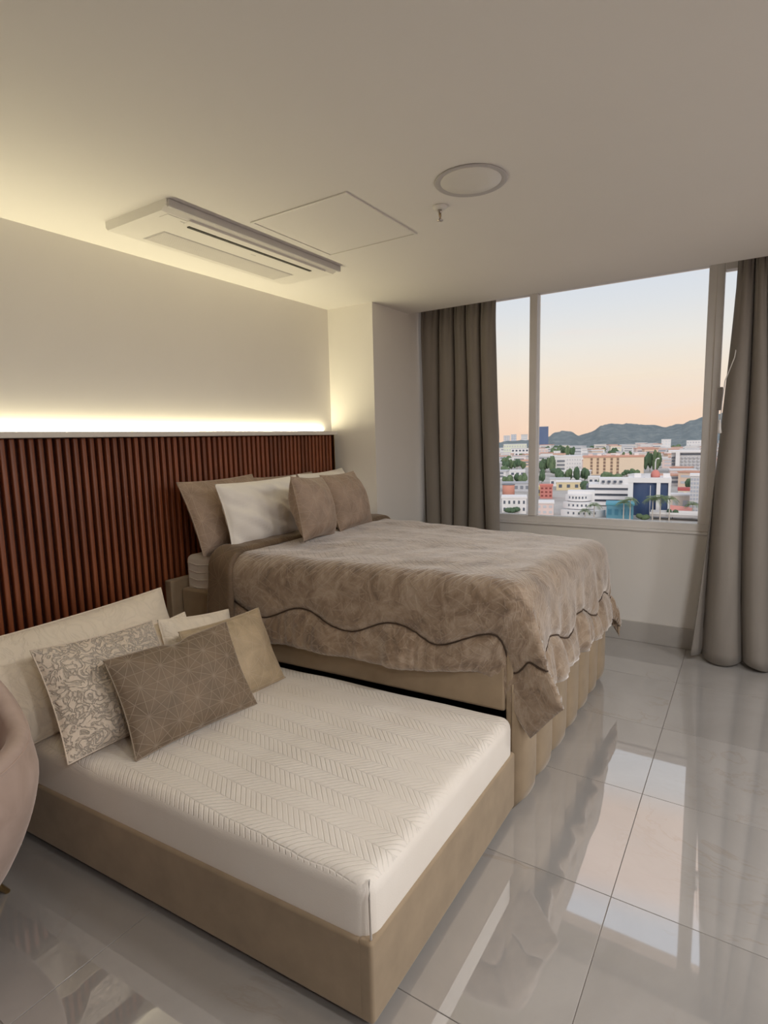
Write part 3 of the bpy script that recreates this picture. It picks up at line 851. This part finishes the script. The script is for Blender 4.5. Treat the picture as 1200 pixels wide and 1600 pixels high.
# ------------------------------------------------------------------ armchair
ch = tag(empty('armchair', (.435, -.625, 0)), 'pink velvet tub armchair on slim gold legs beside the trundle bed', 'armchair')
def chair_shell():
    nu = 72; prof = []
    # (side, t): outside from the bottom up, over the rim, down the inside to the seat
    nv_o, nv_r, nv_i = 18, 9, 12
    P = []
    rows = nv_o + nv_r + nv_i
    for j in range(rows):
        for i in range(nu):
            th = 2 * PI * i / nu                     # 0 = +x, pi/2 = +y (back, to the slats)
            back = .5 + .5 * math.sin(th)            # 1 at the back
            rimz = .590 + .270 * float(sstep(.30, .98, back))
            Rr = .375 + .010 * math.cos(2 * th)
            thick = .060
            if j < nv_o:
                t = j / (nv_o - 1); z = .140 + (rimz - .030 - .140) * t
                r = Rr * (.64 + .36 * math.sin(min(1.0, t * 1.15) * PI / 2) ** .8) * (1 - .05 * max(0, t - .75) / .25)
            elif j < nv_o + nv_r:
                t = (j - nv_o + 1) / (nv_r + 1); an = PI * t
                r = Rr * .95 - thick / 2 + thick / 2 * math.cos(an); z = rimz - .030 + .030 * math.sin(an)
            else:
                t = (j - nv_o - nv_r + 1) / nv_i
                z = rimz - .030 - (rimz - .030 - .40) * t
                r = (Rr * .95 - thick) * (1 - .10 * t)
            P.append((r * math.cos(th) , r * math.sin(th) * 1.0, z))
    F = grid_faces(nu, rows, True)
    F.append(tuple(reversed(range(nu))))
    F.append(tuple((rows - 1) * nu + i for i in range(nu)))
    mesh_obj('shell', P, F, 'pink', ch, True)
    # seam around the rim
    j = nv_o - 1
    tube('rim_seam', [P[j * nu + i] for i in range(nu)] + [P[j * nu]], .004, 'pink', ch, 6)
chair_shell()
lathe('seat', [(0, .38), (.25, .38), (.283, .41), (.286, .45), (.26, .478), (.15, .492), (0, .495)], 'pink', ch, 40)
for k in range(4):
    an = R(2) + k * PI / 2; cx, cy = math.cos(an), math.sin(an)
    tube('leg', [(cx * .19, cy * .19, .150), (cx * .24, cy * .24, .070), (cx * .285, cy * .285, 0.0)], [.014, .012, .008], 'gold', ch, 10)

# ------------------------------------------------------------------ the city outside, about nine floors below
GZ = -28.0
ground = struct(mesh_obj('ground', [(40, -460, GZ), (1800, -1300, GZ), (1800, 1900, GZ), (40, 500, GZ)], [(0, 1, 2, 3)], plain('town_ground', (.46, .44, .42), .9, var=.2, scale=.05)))
CM = {}
def cmat(c, rough=.8):
    k = (tuple(c), rough)
    if k not in CM: CM[k] = plain('facade', c, rough, var=.05, scale=.2)
    return CM[k]
WHITE, CREAM, PEACH, GREY, DGREY = (.80, .79, .80), (.78, .72, .60), (.80, .62, .45), (.55, .56, .60), (.22, .24, .28)
NAVY, RED, TEAL, YEL, PINK, TERRA = (.05, .085, .18), (.62, .24, .21), (.12, .30, .40), (.72, .61, .40), (.74, .60, .57), (.66, .37, .29)
GLASSD = (.10, .12, .16)
WINM = {}
def unit_mesh(mat):
    if mat.name not in WINM:
        bm = bmesh.new(); bmesh.ops.create_cube(bm, size=1.0); me = bpy.data.meshes.new('block'); bm.to_mesh(me); bm.free(); me.materials.append(mat); WINM[mat.name] = me
    return WINM[mat.name]
def blk(name, b, x0, x1, y0, y1, z0, z1, mat):
    o = link(bpy.data.objects.new(name, unit_mesh(mat))); o.parent = b
    o.location = ((x0 + x1) / 2, (y0 + y1) / 2, (z0 + z1) / 2); o.scale = (x1 - x0, y1 - y0, z1 - z0); return o
def site(name, label, x, y, az, cat='building', group=None):
    o = empty(name, (x, y, GZ)); o.rotation_euler = (0, 0, R(az - 90)); return tag(o, label, cat, group)
def windows(b, w, z0, z1, rows, cols, mat, fw=.55, fh=.5, y=-.12, x0=None, x1=None):
    x0 = -w / 2 if x0 is None else x0; x1 = w / 2 if x1 is None else x1
    for r_ in range(rows):
        for c_i in range(cols):
            cx = x0 + (x1 - x0) * (c_i + .5) / cols; cz = z0 + (z1 - z0) * (r_ + .5) / rows
            ww = (x1 - x0) / cols * fw; wh = (z1 - z0) / rows * fh
            blk('window', b, cx - ww / 2, cx + ww / 2, y, .2, cz - wh / 2, cz + wh / 2, mat)
def simple(name, label, x, y, az, w, d, h, wall_c, roof_c=None, rows=2, cols=3, win=GLASSD, roof_h=.6, fw=.55, fh=.45, over=.3):
    b = site(name, label, x, y, az)
    blk('wall', b, -w / 2, w / 2, 0, d, 0, h, cmat(wall_c))
    blk('roof', b, -w / 2 - over, w / 2 + over, -over, d + over, h, h + roof_h, cmat(roof_c or wall_c))
    if rows: windows(b, w, h * .08, h * .97, rows, cols, cmat(win, .4), fw, fh)
    return b
simple('office_tower', 'tall navy glass tower standing alone on the skyline', 1098, 339, 17.3, 19, 18, 46, (.12, .17, .30), (.3, .34, .42), 0, 0)
b = site('skyline_block', 'leftmost pale block on the far skyline beside the curtain', 1590, 599, 20.7); blk('wall', b, -9, 9, 0, 12, 0, 31, cmat(GREY)); blk('roof', b, -9.5, 9.5, -.5, 12, 31, 32, cmat(WHITE)); windows(b, 18, 16, 30, 3, 3, cmat(WHITE), .6, .4)
b = site('skyline_block', 'middle of the three pale blocks on the far skyline left of the mullion', 1644, 598, 19.9); blk('wall', b, -8, 8, 0, 12, 0, 34, cmat((.48, .52, .60))); blk('roof', b, -8.5, 8.5, -.5, 12, 34, 35, cmat(WHITE)); windows(b, 16, 16, 33, 3, 3, cmat(WHITE), .6, .4)
b = site('skyline_block', 'pale block on the far skyline right beside the window mullion', 1557, 535, 19.1); blk('wall', b, -9, 9, 0, 12, 0, 32, cmat(WHITE)); blk('roof', b, -9.5, 9.5, -.5, 12, 32, 33.5, cmat(GREY)); windows(b, 18, 14, 31, 3, 4, cmat(GREY), .6, .4)
simple('long_block', 'long pale yellow-green block left of the mullion', 832, 299, 19.9, 34, 14, 17, (.72, .76, .62), WHITE, 3, 9, GREY)
simple('long_block', 'white flat-roofed block in front of the yellow-green one', 780, 273, 19.2, 24, 12, 12, WHITE, GREY, 2, 5)
b = simple('apartment_block', 'white block with dark balcony bands left of the peach hotel', 463, 121, 15.0, 21, 14, 12.0, WHITE, WHITE, 0, 0)
for k in range(3): blk('balcony_band', b, -8.6, -2.6, -.3, .3, 1.6 + k * 3.1, 3.2 + k * 3.1, cmat(DGREY))
windows(b, 21, 2, 11, 3, 6, cmat(GREY, .5), .45, .35, x0=-1.5, x1=10)
simple('apartment_block', 'pale pink block on the slope below the navy tower', 694, 215, 17.4, 15, 12, 12.5, PINK, WHITE, 3, 4, GREY)
simple('apartment_block', 'small white block right of the pink one on the slope', 700, 198, 16.0, 8, 8, 9.5, WHITE, WHITE, 2, 2, GREY)
b = site('hotel', 'long peach hotel with red roof edge and dark window columns', 432, 81, 10.9)
blk('wall', b, -20.3, 20.3, 0, 16, 0, 12.8, cmat(PEACH)); blk('roof', b, -20.8, 20.8, -.6, 16.4, 12.8, 13.9, cmat(TERRA)); blk('end_wall', b, 4.0, 20.2, -.35, .2, .1, 12.6, cmat((.80, .66, .52)))
for k, cx in enumerate((-14.5, -10.2, -5.7, -.9, 3.2)):
    for r_ in range(5): blk('window', b, cx - .75, cx + .75, -.2, .2, .8 + r_ * 2.4, 2.6 + r_ * 2.4, cmat((.25, .17, .13), .5))
for k in range(6): blk('roof_house', b, -17 + k * 6.2, -14 + k * 6.2, 5, 9, 13.9, 15.2, cmat(WHITE if k % 2 else PINK))
b = site('white_complex', 'big white complex with a thick pillar and rows of windows beside the right frame', 456, 36, 4.9)
blk('wall', b, -10, 16, 2, 20, 0, 15.0, cmat(WHITE)); blk('roof', b, -12, 17, -1.6, 20, 15.0, 16.4, cmat(WHITE)); blk('pillar', b, -7.2, -4.6, -1.6, 1, 0, 15.0, cmat(WHITE)); blk('dark_band', b, -4.2, 16, 1.8, 2.2, 13.0, 14.3, cmat(DGREY))
windows(b, 22, 1, 12.6, 5, 8, cmat(GREY, .5), .6, .5, y=1.8, x0=-4, x1=16); windows(b, 3, 1, 12.6, 5, 1, cmat(GLASSD, .5), .7, .5, y=1.8, x0=-10, x1=-7.4)
b = site('glass_office', 'white-framed office with a curved navy glass front behind the palms', 219.5, 27.5, 7.8)
blk('wall', b, -6.6, 6.9, 1.5, 12, 0, 13.0, cmat(WHITE)); blk('roof', b, -7.0, 7.0, -.5, 12, 11.9, 13.6, cmat(WHITE))
blk('pillar', b, -6.9, -5.2, -.4, 3, 0, 11.9, cmat(WHITE)); blk('pillar', b, 2.35, 3.6, -.4, 3, 0, 11.9, cmat(WHITE)); blk('pillar', b, 6.1, 6.9, -.4, 3, 0, 11.9, cmat(WHITE))
ng = 14; P = []
for z in (0, 11.9):
    for k in range(ng):
        u = k / (ng - 1); P.append((-5.2 + 7.55 * u, 1.3 - 1.1 * math.sin(PI * u), z))
mesh_obj('curved_glass', P, grid_faces(ng, 2), cmat(NAVY, .18), b, True)
blk('glass_panel', b, 3.6, 6.1, .6, 1.6, 0, 11.9, cmat(NAVY, .2))
for cx in (-5.0, 4.4): blk('rooftop_box', b, cx, cx + 2.2, 3, 6, 13.6, 14.9, cmat(WHITE))
blk('rooftop_box', b, -1.6, .3, 2, 4, 13.6, 15.0, cmat((.6, .62, .66))); blk('flagpole', b, .35, .5, -1.2, -1.05, 0, 11.0, cmat(WHITE))
d_ = lathe('red_dome', [(0, 16.3), (.7, 16.1), (1.3, 15.4), (1.5, 14.5), (1.5, 13.6), (0, 13.6)][::-1], cmat(RED), b, 16); d_.location = (1.9, 4, 0)
b = site('banded_building', 'white building with long dark window bands left of the navy glass office', 245, 46.5, 11.3)
blk('wall', b, -8.5, 8.6, 0, 14, 0, 8.2, cmat(GLASSD, .5))
for k in range(4): blk('floor_band', b, -9.0 + .5 * k, 9.0, -.8 - .5 * (3 - k), 14, .4 + k * 2.35, 1.75 + k * 2.35, cmat(WHITE))
blk('roof', b, -3.5, 8.8, 2, 13, 8.8, 11.0, cmat(WHITE)); windows(b, 9, 9.2, 10.6, 1, 4, cmat(GLASSD, .5), .5, .6, y=1.8, x0=-3, x1=6)
simple('low_hall', 'low teal hall in front of the white banded building', 206, 34.6, 10.3, 8.6, 9, 5.0, TEAL, (.10, .34, .45), 1, 4, (.05, .2, .3))
b = site('curved_building', 'low white building with stepped curved terraces and small dark windows', 207.5, 47.3, 13.5)
for k in range(3):
    n_ = 18; P = []; w_ = 7.7 - k * 1.5
    for z in (k * 2.6, k * 2.6 + 2.3):
        for i in range(n_):
            u = -1 + 2 * i / (n_ - 1); P.append((w_ * u - .8 * k, 3.5 * abs(u) ** 2.2 + k * 2.2, z))
    F = grid_faces(n_, 2); F.append(tuple(range(n_, 2 * n_)))
    mesh_obj('terrace', P, F, cmat(WHITE), b)
    for i in range(3, n_ - 3, 2):
        u = -1 + 2 * i / (n_ - 1); yy = 3.5 * abs(u) ** 2.2 + k * 2.2
        blk('window', b, w_ * u - .8 * k - .28, w_ * u - .8 * k + .28, yy - .12, yy + .3, k * 2.6 + .9, k * 2.6 + 1.7, cmat(GLASSD, .5))
blk('back_wall', b, -5.5, 4, 8, 14, 0, 8.6, cmat(WHITE))
simple('yellow_house', 'ochre yellow house with three dark windows', 307, 79, 14.9, 12.4, 8, 4.3, YEL, WHITE, 1, 3, GLASSD, fw=.4)
simple('red_house', 'bright red house with small dark windows', 263, 77.5, 16.9, 5.6, 6, 5.9, RED, (.66, .22, .18), 3, 3, (.25, .06, .05))
simple('yellow_house', 'small bright yellow house beside the red house', 273, 84.6, 17.6, 2.8, 5, 4.3, (.76, .62, .28), (.78, .68, .38), 1, 1)
b = site('round_kiosk', 'round orange-red drum building beside the left curtain', 262.6, 95.8, 20.5)
lathe('drum', [(0, 6.2), (2.8, 6.2), (2.9, 5.9), (2.9, 0)], cmat((.72, .34, .26)), b, 24)
lathe('rim', [(0, 6.6), (3.1, 6.6), (3.1, 6.2), (0, 6.2)], cmat(DGREY), b, 24)
simple('white_house', 'white house with dark windows at the lower left of the window', 206.4, 72.5, 20.0, 9.0, 8, 6.0, WHITE, WHITE, 2, 5, GLASSD, fw=.4)
simple('pink_house', 'pinkish house low beside the mullion', 205.6, 60.5, 16.8, 6.2, 7, 4.6, PINK, WHITE, 2, 3, GREY)
simple('grey_hall', 'flat grey hall behind the orange drum', 292, 101, 19.4, 17, 9, 4.2, GREY, (.42, .44, .48), 1, 6, DGREY)
simple('red_pavilion', 'small pavilion with a dark red roof right of the navy glass office', 298, 22.7, 4.9, 6.0, 6, 2.2, CREAM, (.48, .12, .12), 1, 2, GREY, 1.2)
b = simple('beige_house', 'beige house behind the coral awning', 234.6, 18.8, 5.2, 6.6, 6, 6.0, (.74, .66, .58), WHITE, 1, 2, GREY)
b = site('awning', 'coral red sloped awning near the bottom right of the window', 223.8, 17.4, 5.1, 'awning')
P = [(-3.6, -2.2, 1.7), (3.6, -2.2, 1.2), (3.6, 1.6, 2.9), (-3.6, 1.6, 3.6), (-3.6, -2.2, 1.4), (3.6, -2.2, .9), (3.6, 1.6, 2.6), (-3.6, 1.6, 3.3)]
mesh_obj('canvas', P, [(0, 1, 2, 3), (7, 6, 5, 4), (0, 4, 5, 1), (1, 5, 6, 2), (2, 6, 7, 3), (3, 7, 4, 0)], cmat((.74, .33, .29)), b)
for cx in (-3.3, 3.2): blk('post', b, cx, cx + .2, -2, -1.8, 0, 1.3, cmat(GREY))
b = simple('grid_office', 'grey office with a fine window grid against the right frame', 225.6, 12.8, 4.0, 4.6, 8, 14.0, (.62, .62, .64), WHITE, 9, 5, (.42, .46, .54), fw=.6, fh=.55)
b = site('white_arch', 'slim white curved mast beside the trees over the office roof', 438.5, 52.8, 7.2, 'arch')
tube('mast', [(-1.2, 0, 0), (-1.2, 0, 9), (-.9, 0, 10.8), (0, 0, 11.6), (1.2, 0, 11.4)], .45, cmat(WHITE), b, 8)
simple('far_block', 'bright white block under the hill, left one of the pair', 1115, 125.4, 6.5, 15, 12, 17, WHITE, WHITE, 3, 3, (.7, .72, .76))
simple('far_block', 'long dark grey block under the hill', 1300, 119, 5.3, 37, 12, 16, DGREY, (.4, .42, .46), 2, 8, GREY)
simple('far_block', 'white block with stepped roof under the hill beside the right frame', 1022, 74, 4.3, 23, 12, 15.5, WHITE, WHITE, 3, 6, GREY)
simple('far_block', 'grey-white block centred under the hill', 1229, 184, 8.6, 25, 12, 12, (.66, .68, .72), WHITE, 2, 5, GREY)
simple('low_white_house', 'low white flat house in front of the peach hotel', 352, 72, 11.6, 14, 9, 3.6, WHITE, WHITE, 1, 5)
simple('low_white_house', 'low white flat house behind the ochre yellow one', 330, 90, 15.6, 11, 8, 4.0, WHITE, GREY, 1, 4)
simple('low_white_house', 'low white flat house below the trees left of the mullion', 398, 141.6, 20.1, 14, 9, 4.2, WHITE, WHITE, 1, 4)
b = site('road', 'pale elevated road crossing the lower right of the window', 214, 12, 4.0, 'road')
blk('deck', b, -14, 12, -3, 3, 1.2, 2.0, cmat((.52, .50, .50))); blk('guard_rail', b, -14, 12, -3.1, -2.9, 2.0, 2.7, cmat(WHITE)); blk('guard_rail', b, -14, 12, 2.9, 3.1, 2.0, 2.7, cmat(WHITE))

# hill
hill_pts = [(48, 10), (38, 2), (30, -8), (24, -14), (21.2, -13), (20.0, -12), (17.2, -8), (16.4, 4), (15.6, 11), (14.8, 10), (14.0, -3), (13.3, 2), (12.5, 14), (12.1, 23.6), (11.1, 24.3), (9.45, 22), (8.1, 20.5), (7.0, 16), (6.5, 14), (5.5, 17.5), (4.8, 26), (3.6, 33), (0, 52), (-6, 60), (-14, 40), (-24, 20)]
ha = [a for a, _ in hill_pts][::-1]; hz = [z for _, z in hill_pts][::-1]
azs = np.linspace(48, -30, 560); P = []
rows_ = [(1150, 0.0), (1200, .22), (1260, .42), (1330, .66), (1400, .86), (1450, 1.0), (1480, .98), (1560, .6), (1640, .2)]
for d_, f_ in rows_:
    for a in azs:
        zt = float(np.interp(a, ha, hz)); x_ = d_ * math.cos(R(a)); y_ = -2.6 + d_ * math.sin(R(a))
        lim = .35 if a > 13.6 else 1.0
        z_ = GZ + (zt - GZ) * f_ + (4.5 * mnoise.fractal(Vector((x_ * .045, y_ * .045, 0)), 1, 2, 3) if f_ > 0 else -2)
        P.append((x_, y_, z_))
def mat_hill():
    t = NT('hazed_wooded_slope'); v = t.coord('Object')
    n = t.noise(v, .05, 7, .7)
    t.link(t.ramp(n, [(.3, (.135, .18, .20)), (.5, (.20, .245, .265)), (.7, (.29, .33, .33))]), t.b.inputs['Base Color']); t.set(Roughness=.95)  # foliage tones shifted blue, painting in the haze of distance
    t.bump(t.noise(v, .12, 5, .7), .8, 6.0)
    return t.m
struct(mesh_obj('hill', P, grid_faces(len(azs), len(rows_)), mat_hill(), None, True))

# trees
def mat_leaf(name, a, b_):
    t = NT(name); v = t.coord('Object'); t.link(t.ramp(t.noise(v, 2.2, 5, .7), [(.3, a), (.7, b_)]), t.b.inputs['Base Color']); t.set(Roughness=.9)
    t.bump(t.noise(v, 5, 4, .7), .8, .3); return t.m
LEAF = [mat_leaf('leaf_dark', (.05, .10, .06), (.13, .20, .11)), mat_leaf('leaf_mid', (.08, .14, .07), (.19, .26, .14))]
BARK = plain('bark', (.22, .17, .13), .9)
def crown_mesh(seed, mat):
    rnd = random.Random(seed); bm = bmesh.new()
    for k in range(7):
        r_ = bmesh.ops.create_icosphere(bm, subdivisions=3, radius=1.0)
        c0 = Vector((rnd.uniform(-.62, .62), rnd.uniform(-.6, .6), rnd.uniform(.42, .78) if k else .62)); s0 = rnd.uniform(.26, .42)
        for v in r_['verts']:
            d0 = v.co.normalized(); n0 = 1 + .28 * mnoise.noise(d0 * 3.2 + c0 * 9) + .16 * mnoise.noise(d0 * 8 + c0 * 5)
            v.co = c0 + Vector((d0.x * s0 * 1.15, d0.y * s0 * 1.15, d0.z * s0 * .85)) * n0
    me = bpy.data.meshes.new('crown'); bm.to_mesh(me); bm.free(); me.materials.append(mat); me.polygons.foreach_set('use_smooth', [True] * len(me.polygons)); return me
CROWN = [crown_mesh(k, LEAF[k % 2]) for k in range(5)]
bm = bmesh.new(); tube_bm(bm, [(0, 0, 0), (.02, 0, .25), (0, .02, .6)], [.06, .045, .03], 7); TRM = bpy.data.meshes.new('trunk'); bm.to_mesh(TRM); bm.free(); TRM.materials.append(BARK)
TREEN = [0]
def tree(x, y, w, h, label, group=None, name='tree'):
    k = TREEN[0]; TREEN[0] += 1
    o = tag(empty(name, (x, y, GZ)), label, 'tree', group); o.rotation_euler = (0, 0, k * 1.7)
    for nm, me in (('crown', CROWN[k % 5]), ('trunk', TRM)):
        c = link(bpy.data.objects.new(nm, me)); c.parent = o; c.scale = (w / 2, w / 2, h)
    return o
clumps = [('row of dark trees left of the mullion', 513, 20.0, 18.7, 8.6, 4), ('clump of dark trees right of the mullion', 473, 17.0, 15.5, 11, 3), ('tree clump by the white balcony block', 374, 14.5, 18.7, 8.6, 4),
          ('low trees near the grey hall', 356, 19.9, 13.4, 6.5, 3), ('tall tree clump right of the peach hotel', 478, 7.8, 13.3, 14, 3), ('bushy trees at the foot of the peach hotel', 424, 9.4, 9.5, 5.4, 2),
          ('pair of trees in front of the white complex', 431, 4.9, 7.6, 6.0, 2), ('trees on the slope above the hotel', 889, 12.3, 21, 9.5, 3), ('clump behind the red house', 360, 17.6, 6, 6.5, 2), ('trees on the slope below the navy tower', 800, 15.3, 26, 14, 4), ('trees behind the hotel roof', 560, 9.9, 14, 12, 3)]
for nm, d_, az, w_, h_, n_ in clumps:
    for k in range(n_):
        off = (k + .5) / n_ - .5; dd = d_ + (3 if k % 2 else -2)
        x_ = dd * math.cos(R(az)) + off * w_ * math.sin(R(az)); y_ = -2.6 + dd * math.sin(R(az)) - off * w_ * math.cos(R(az))
        tree(x_, y_, w_ / n_ * 1.5, h_ * (.85 + .3 * ((k * 37) % 5) / 5), ('first', 'second', 'third', 'fourth')[k] + ' tree from the left in the ' + nm, nm)
for d_, az, w_, h_, lb in ((209, 8.3, 5.0, 2.4, 'low round bush at the foot of the navy glass office'), (217, 5.8, 3.4, 3.2, 'bush at the left end of the coral awning'), (218, 20.2, 6, 2.6, 'bush in front of the white house at the lower left')):
    tree(d_ * math.cos(R(az)), -2.6 + d_ * math.sin(R(az)), w_, h_, lb, None, 'bush')

# palms
def mat_frond():
    t = NT('palm_leaf'); v = t.coord('Object'); t.link(t.ramp(t.noise(v, 1.5, 3), [(.3, (.10, .17, .07)), (.7, (.24, .32, .14))]), t.b.inputs['Base Color']); t.set(Roughness=.6); return t.m
FR = mat_frond()
def frond_mesh():
    V = []; F = []; n_ = 12
    for k in range(n_):
        t0 = k / (n_ - 1); x_ = 3.3 * t0 * (1 - .12 * t0 * t0); z_ = 1.5 * t0 - 2.7 * t0 * t0
        wd = 1.15 * math.sin(PI * min(1, .12 + .88 * t0)) ** .6 + .04
        V += [(x_, 0, z_), (x_ + .35, wd, z_ - .45 * wd), (x_ + .35, -wd, z_ - .45 * wd), (x_ + .16, 0, z_ - .03)]
        b0 = k * 4; F += [(b0, b0 + 3, b0 + 1), (b0, b0 + 2, b0 + 3)]
        if k: F.append((b0 - 4, b0 - 1, b0))
    me = bpy.data.meshes.new('frond'); me.from_pydata(V, [], F); me.materials.append(FR); return me
FM = frond_mesh()
bm = bmesh.new(); tube_bm(bm, [(0, 0, 0), (.1, 0, .5), (.05, 0, 1)], [.24, .17, .14], 8); PT = bpy.data.meshes.new('trunk'); bm.to_mesh(PT); bm.free(); PT.materials.append(plain('palm_trunk', (.52, .47, .42), .8))
def palm(x, y, h, s, label):
    o = tag(empty('palm_tree', (x, y, GZ)), label, 'tree', 'palms outside the window')
    t = link(bpy.data.objects.new('trunk', PT)); t.parent = o; t.scale = (1, 1, h)
    for k in range(17):
        f = link(bpy.data.objects.new('frond', FM)); f.parent = o; f.location = (.05, 0, h)
        f.rotation_euler = (0, R(-22 + 26 * ((k * 5) % 4) / 2), k * 2.399); f.scale = (s, s, s)
for a in ((201.9, 32.7, 6.6, .95, 'palm in front of the teal hall, the more left of two'), (202.7, 30.8, 7.5, .95, 'palm before the seam of teal hall and glass office'), (205.6, 24.3, 7.7, 1.15, 'tall palm centred before the curved navy glass'),
          (206.5, 22.1, 8.1, 1.05, 'tall palm at the white pillar of the glass office'), (208.6, 19.6, 7.7, 1.0, 'palm at the right corner of the glass office'), (219.0, 13.6, 4.9, 1.0, 'palm growing beside the coral awning'),
          (203.0, 45.5, 3.0, .8, 'short palm at the foot of the curved white building'), (204.2, 42.7, 5.0, .95, 'palm at the right end of the curved white building')): palm(*a)

# the dense rest of the town
rnd = random.Random(11)
taken = [(o.location.x, o.location.y) for o in COL.objects if o.parent is None and o.location.x > 100]
TOWN = []
HC = [(WHITE, 'white'), ((.74, .73, .74), 'pale grey'), (CREAM, 'cream'), (PINK, 'pink'), ((.70, .66, .62), 'beige'), ((.62, .64, .68), 'grey-blue'), ((.80, .79, .80), 'white'), ((.78, .60, .48), 'peach')]
RC = [(WHITE, 'white'), (GREY, 'grey'), (TERRA, 'red'), ((.60, .34, .26), 'brown'), ((.66, .66, .68), 'light grey')]
MARKS = [(o, o['label']) for o in COL.objects if o.parent is None and o.location.x > 200 and o.get('category') == 'building']
SHORT = {'office_tower': 'navy tower', 'hotel': 'peach hotel', 'glass_office': 'navy glass office', 'white_complex': 'big white complex', 'banded_building': 'white banded building',
         'yellow_house': 'ochre house', 'red_house': 'bright red house', 'apartment_block': 'white balcony block', 'long_block': 'yellow-green block', 'grey_hall': 'grey hall',
         'red_pavilion': 'red-roofed pavilion', 'round_kiosk': 'orange drum', 'far_block': 'dark hillside block'}
PICK = [(o, SHORT[o.name]) for o, _ in MARKS if o.name in SHORT]
USED = {}
def where(x, y):
    o, nm = min(PICK, key=lambda k: (k[0].location.x - x) ** 2 * .25 + (k[0].location.y - y) ** 2)
    da = math.degrees(math.atan2(y + 2.6, x) - math.atan2(o.location.y + 2.6, o.location.x)); far = math.hypot(x, y) > math.hypot(o.location.x, o.location.y)
    side = 'left' if da > .6 else 'right' if da < -.6 else ''
    return (('behind' if far else 'before') + ' and ' + side + ' of ' + nm) if side else ('right behind ' if far else 'right before ') + nm
def own(label):
    n_ = USED.get(label, 0); USED[label] = n_ + 1
    return label if n_ == 0 else label + ', ' + ('next one', 'third one', 'fourth one', 'fifth one', 'sixth one', 'seventh one', 'eighth one', 'ninth one', 'tenth one', 'eleventh one', 'twelfth one')[min(n_ - 1, 10)]
cnt = 0; tries = 0
while cnt < 210 and tries < 9000:
    tries += 1
    d_ = 270 + 850 * rnd.random() ** 1.15; az = rnd.uniform(.5, 23); x_ = d_ * math.cos(R(az)); y_ = -2.6 + d_ * math.sin(R(az)); sp = 8 + d_ * .010
    if any((x_ - a) ** 2 + (y_ - b0) ** 2 < (sp * 1.15 if (a, b0) in TOWN else sp + (22 if a > 420 else 8)) ** 2 for a, b0 in taken + TOWN): continue
    TOWN.append((x_, y_)); cnt += 1
    w_ = rnd.uniform(7, 13) * (1 + d_ / 1500); h_ = rnd.uniform(3.2, 6.5) * (1 + d_ / 1100)
    if cnt % 3 == 0:
        tree(x_, y_, w_ * .8, h_ * 1.0, own('green tree ' + where(x_, y_)), 'town trees')
    else:
        wc, wn = HC[rnd.randrange(len(HC))]; rc, rn = RC[rnd.randrange(len(RC))]
        b = site('town_house', own('small ' + wn + ' house with ' + rn + ' roof ' + where(x_, y_)), x_, y_, az + rnd.uniform(-25, 25), group='town houses')
        blk('wall', b, -w_ / 2, w_ / 2, 0, w_ * .8, 0, h_, cmat(wc)); blk('roof', b, -w_ / 2 - .4, w_ / 2 + .4, -.4, w_ * .8 + .4, h_, h_ + .7, cmat(rc))
        nr = 1 if h_ < 5 else 2
        for r_ in range(nr): blk('window_band', b, -w_ * .38, w_ * .38, -.12, .2, h_ * (.25 + .42 * r_), h_ * (.25 + .42 * r_) + 1.3, cmat(GREY if cnt % 2 else DGREY, .5))

# the town goes on past what the window frames from the bed side: too dense to count
for a0, a1, lb in ((23.2, 46, 'dense pale houses of the town beyond the left edge of the window'), (-24, 2.0, 'dense pale houses of the town beyond the right edge of the window')):
    bmw, bmr = bmesh.new(), bmesh.new()
    for k in range(450):
        d_ = 150 + 980 * rnd.random() ** .8; az = rnd.uniform(a0, a1)
        w_ = rnd.uniform(7, 14) * (1 + d_ / 1500); h_ = rnd.uniform(3.5, 9) * (1 + d_ / 1500)
        mt = Matrix.Translation((d_ * math.cos(R(az)), d_ * math.sin(R(az)), GZ)) @ Matrix.Rotation(R(az - 90 + rnd.uniform(-25, 25)), 4, 'Z')
        for bm_, z0_, z1_, o_ in ((bmw, 0, h_, 0), (bmr, h_, h_ + .8, .4)):
            r_ = bmesh.ops.create_cube(bm_, size=1.0)
            for v in r_['verts']: v.co = mt @ Vector((v.co.x * (w_ + 2 * o_), v.co.y * (w_ * .8 + 2 * o_), z0_ + (v.co.z + .5) * (z1_ - z0_)))
    dt = tag(empty('distant_town', (400 * math.cos(R((a0 + a1) / 2)), 400 * math.sin(R((a0 + a1) / 2)), GZ)), lb, 'town'); dt['kind'] = 'stuff'
    for nm_, bm_, c_m in (('town_walls', bmw, WHITE), ('town_roofs', bmr, (.62, .50, .44))):
        o = rel(bm_obj(nm_, bm_, cmat(c_m)), dt); o['kind'] = 'stuff'
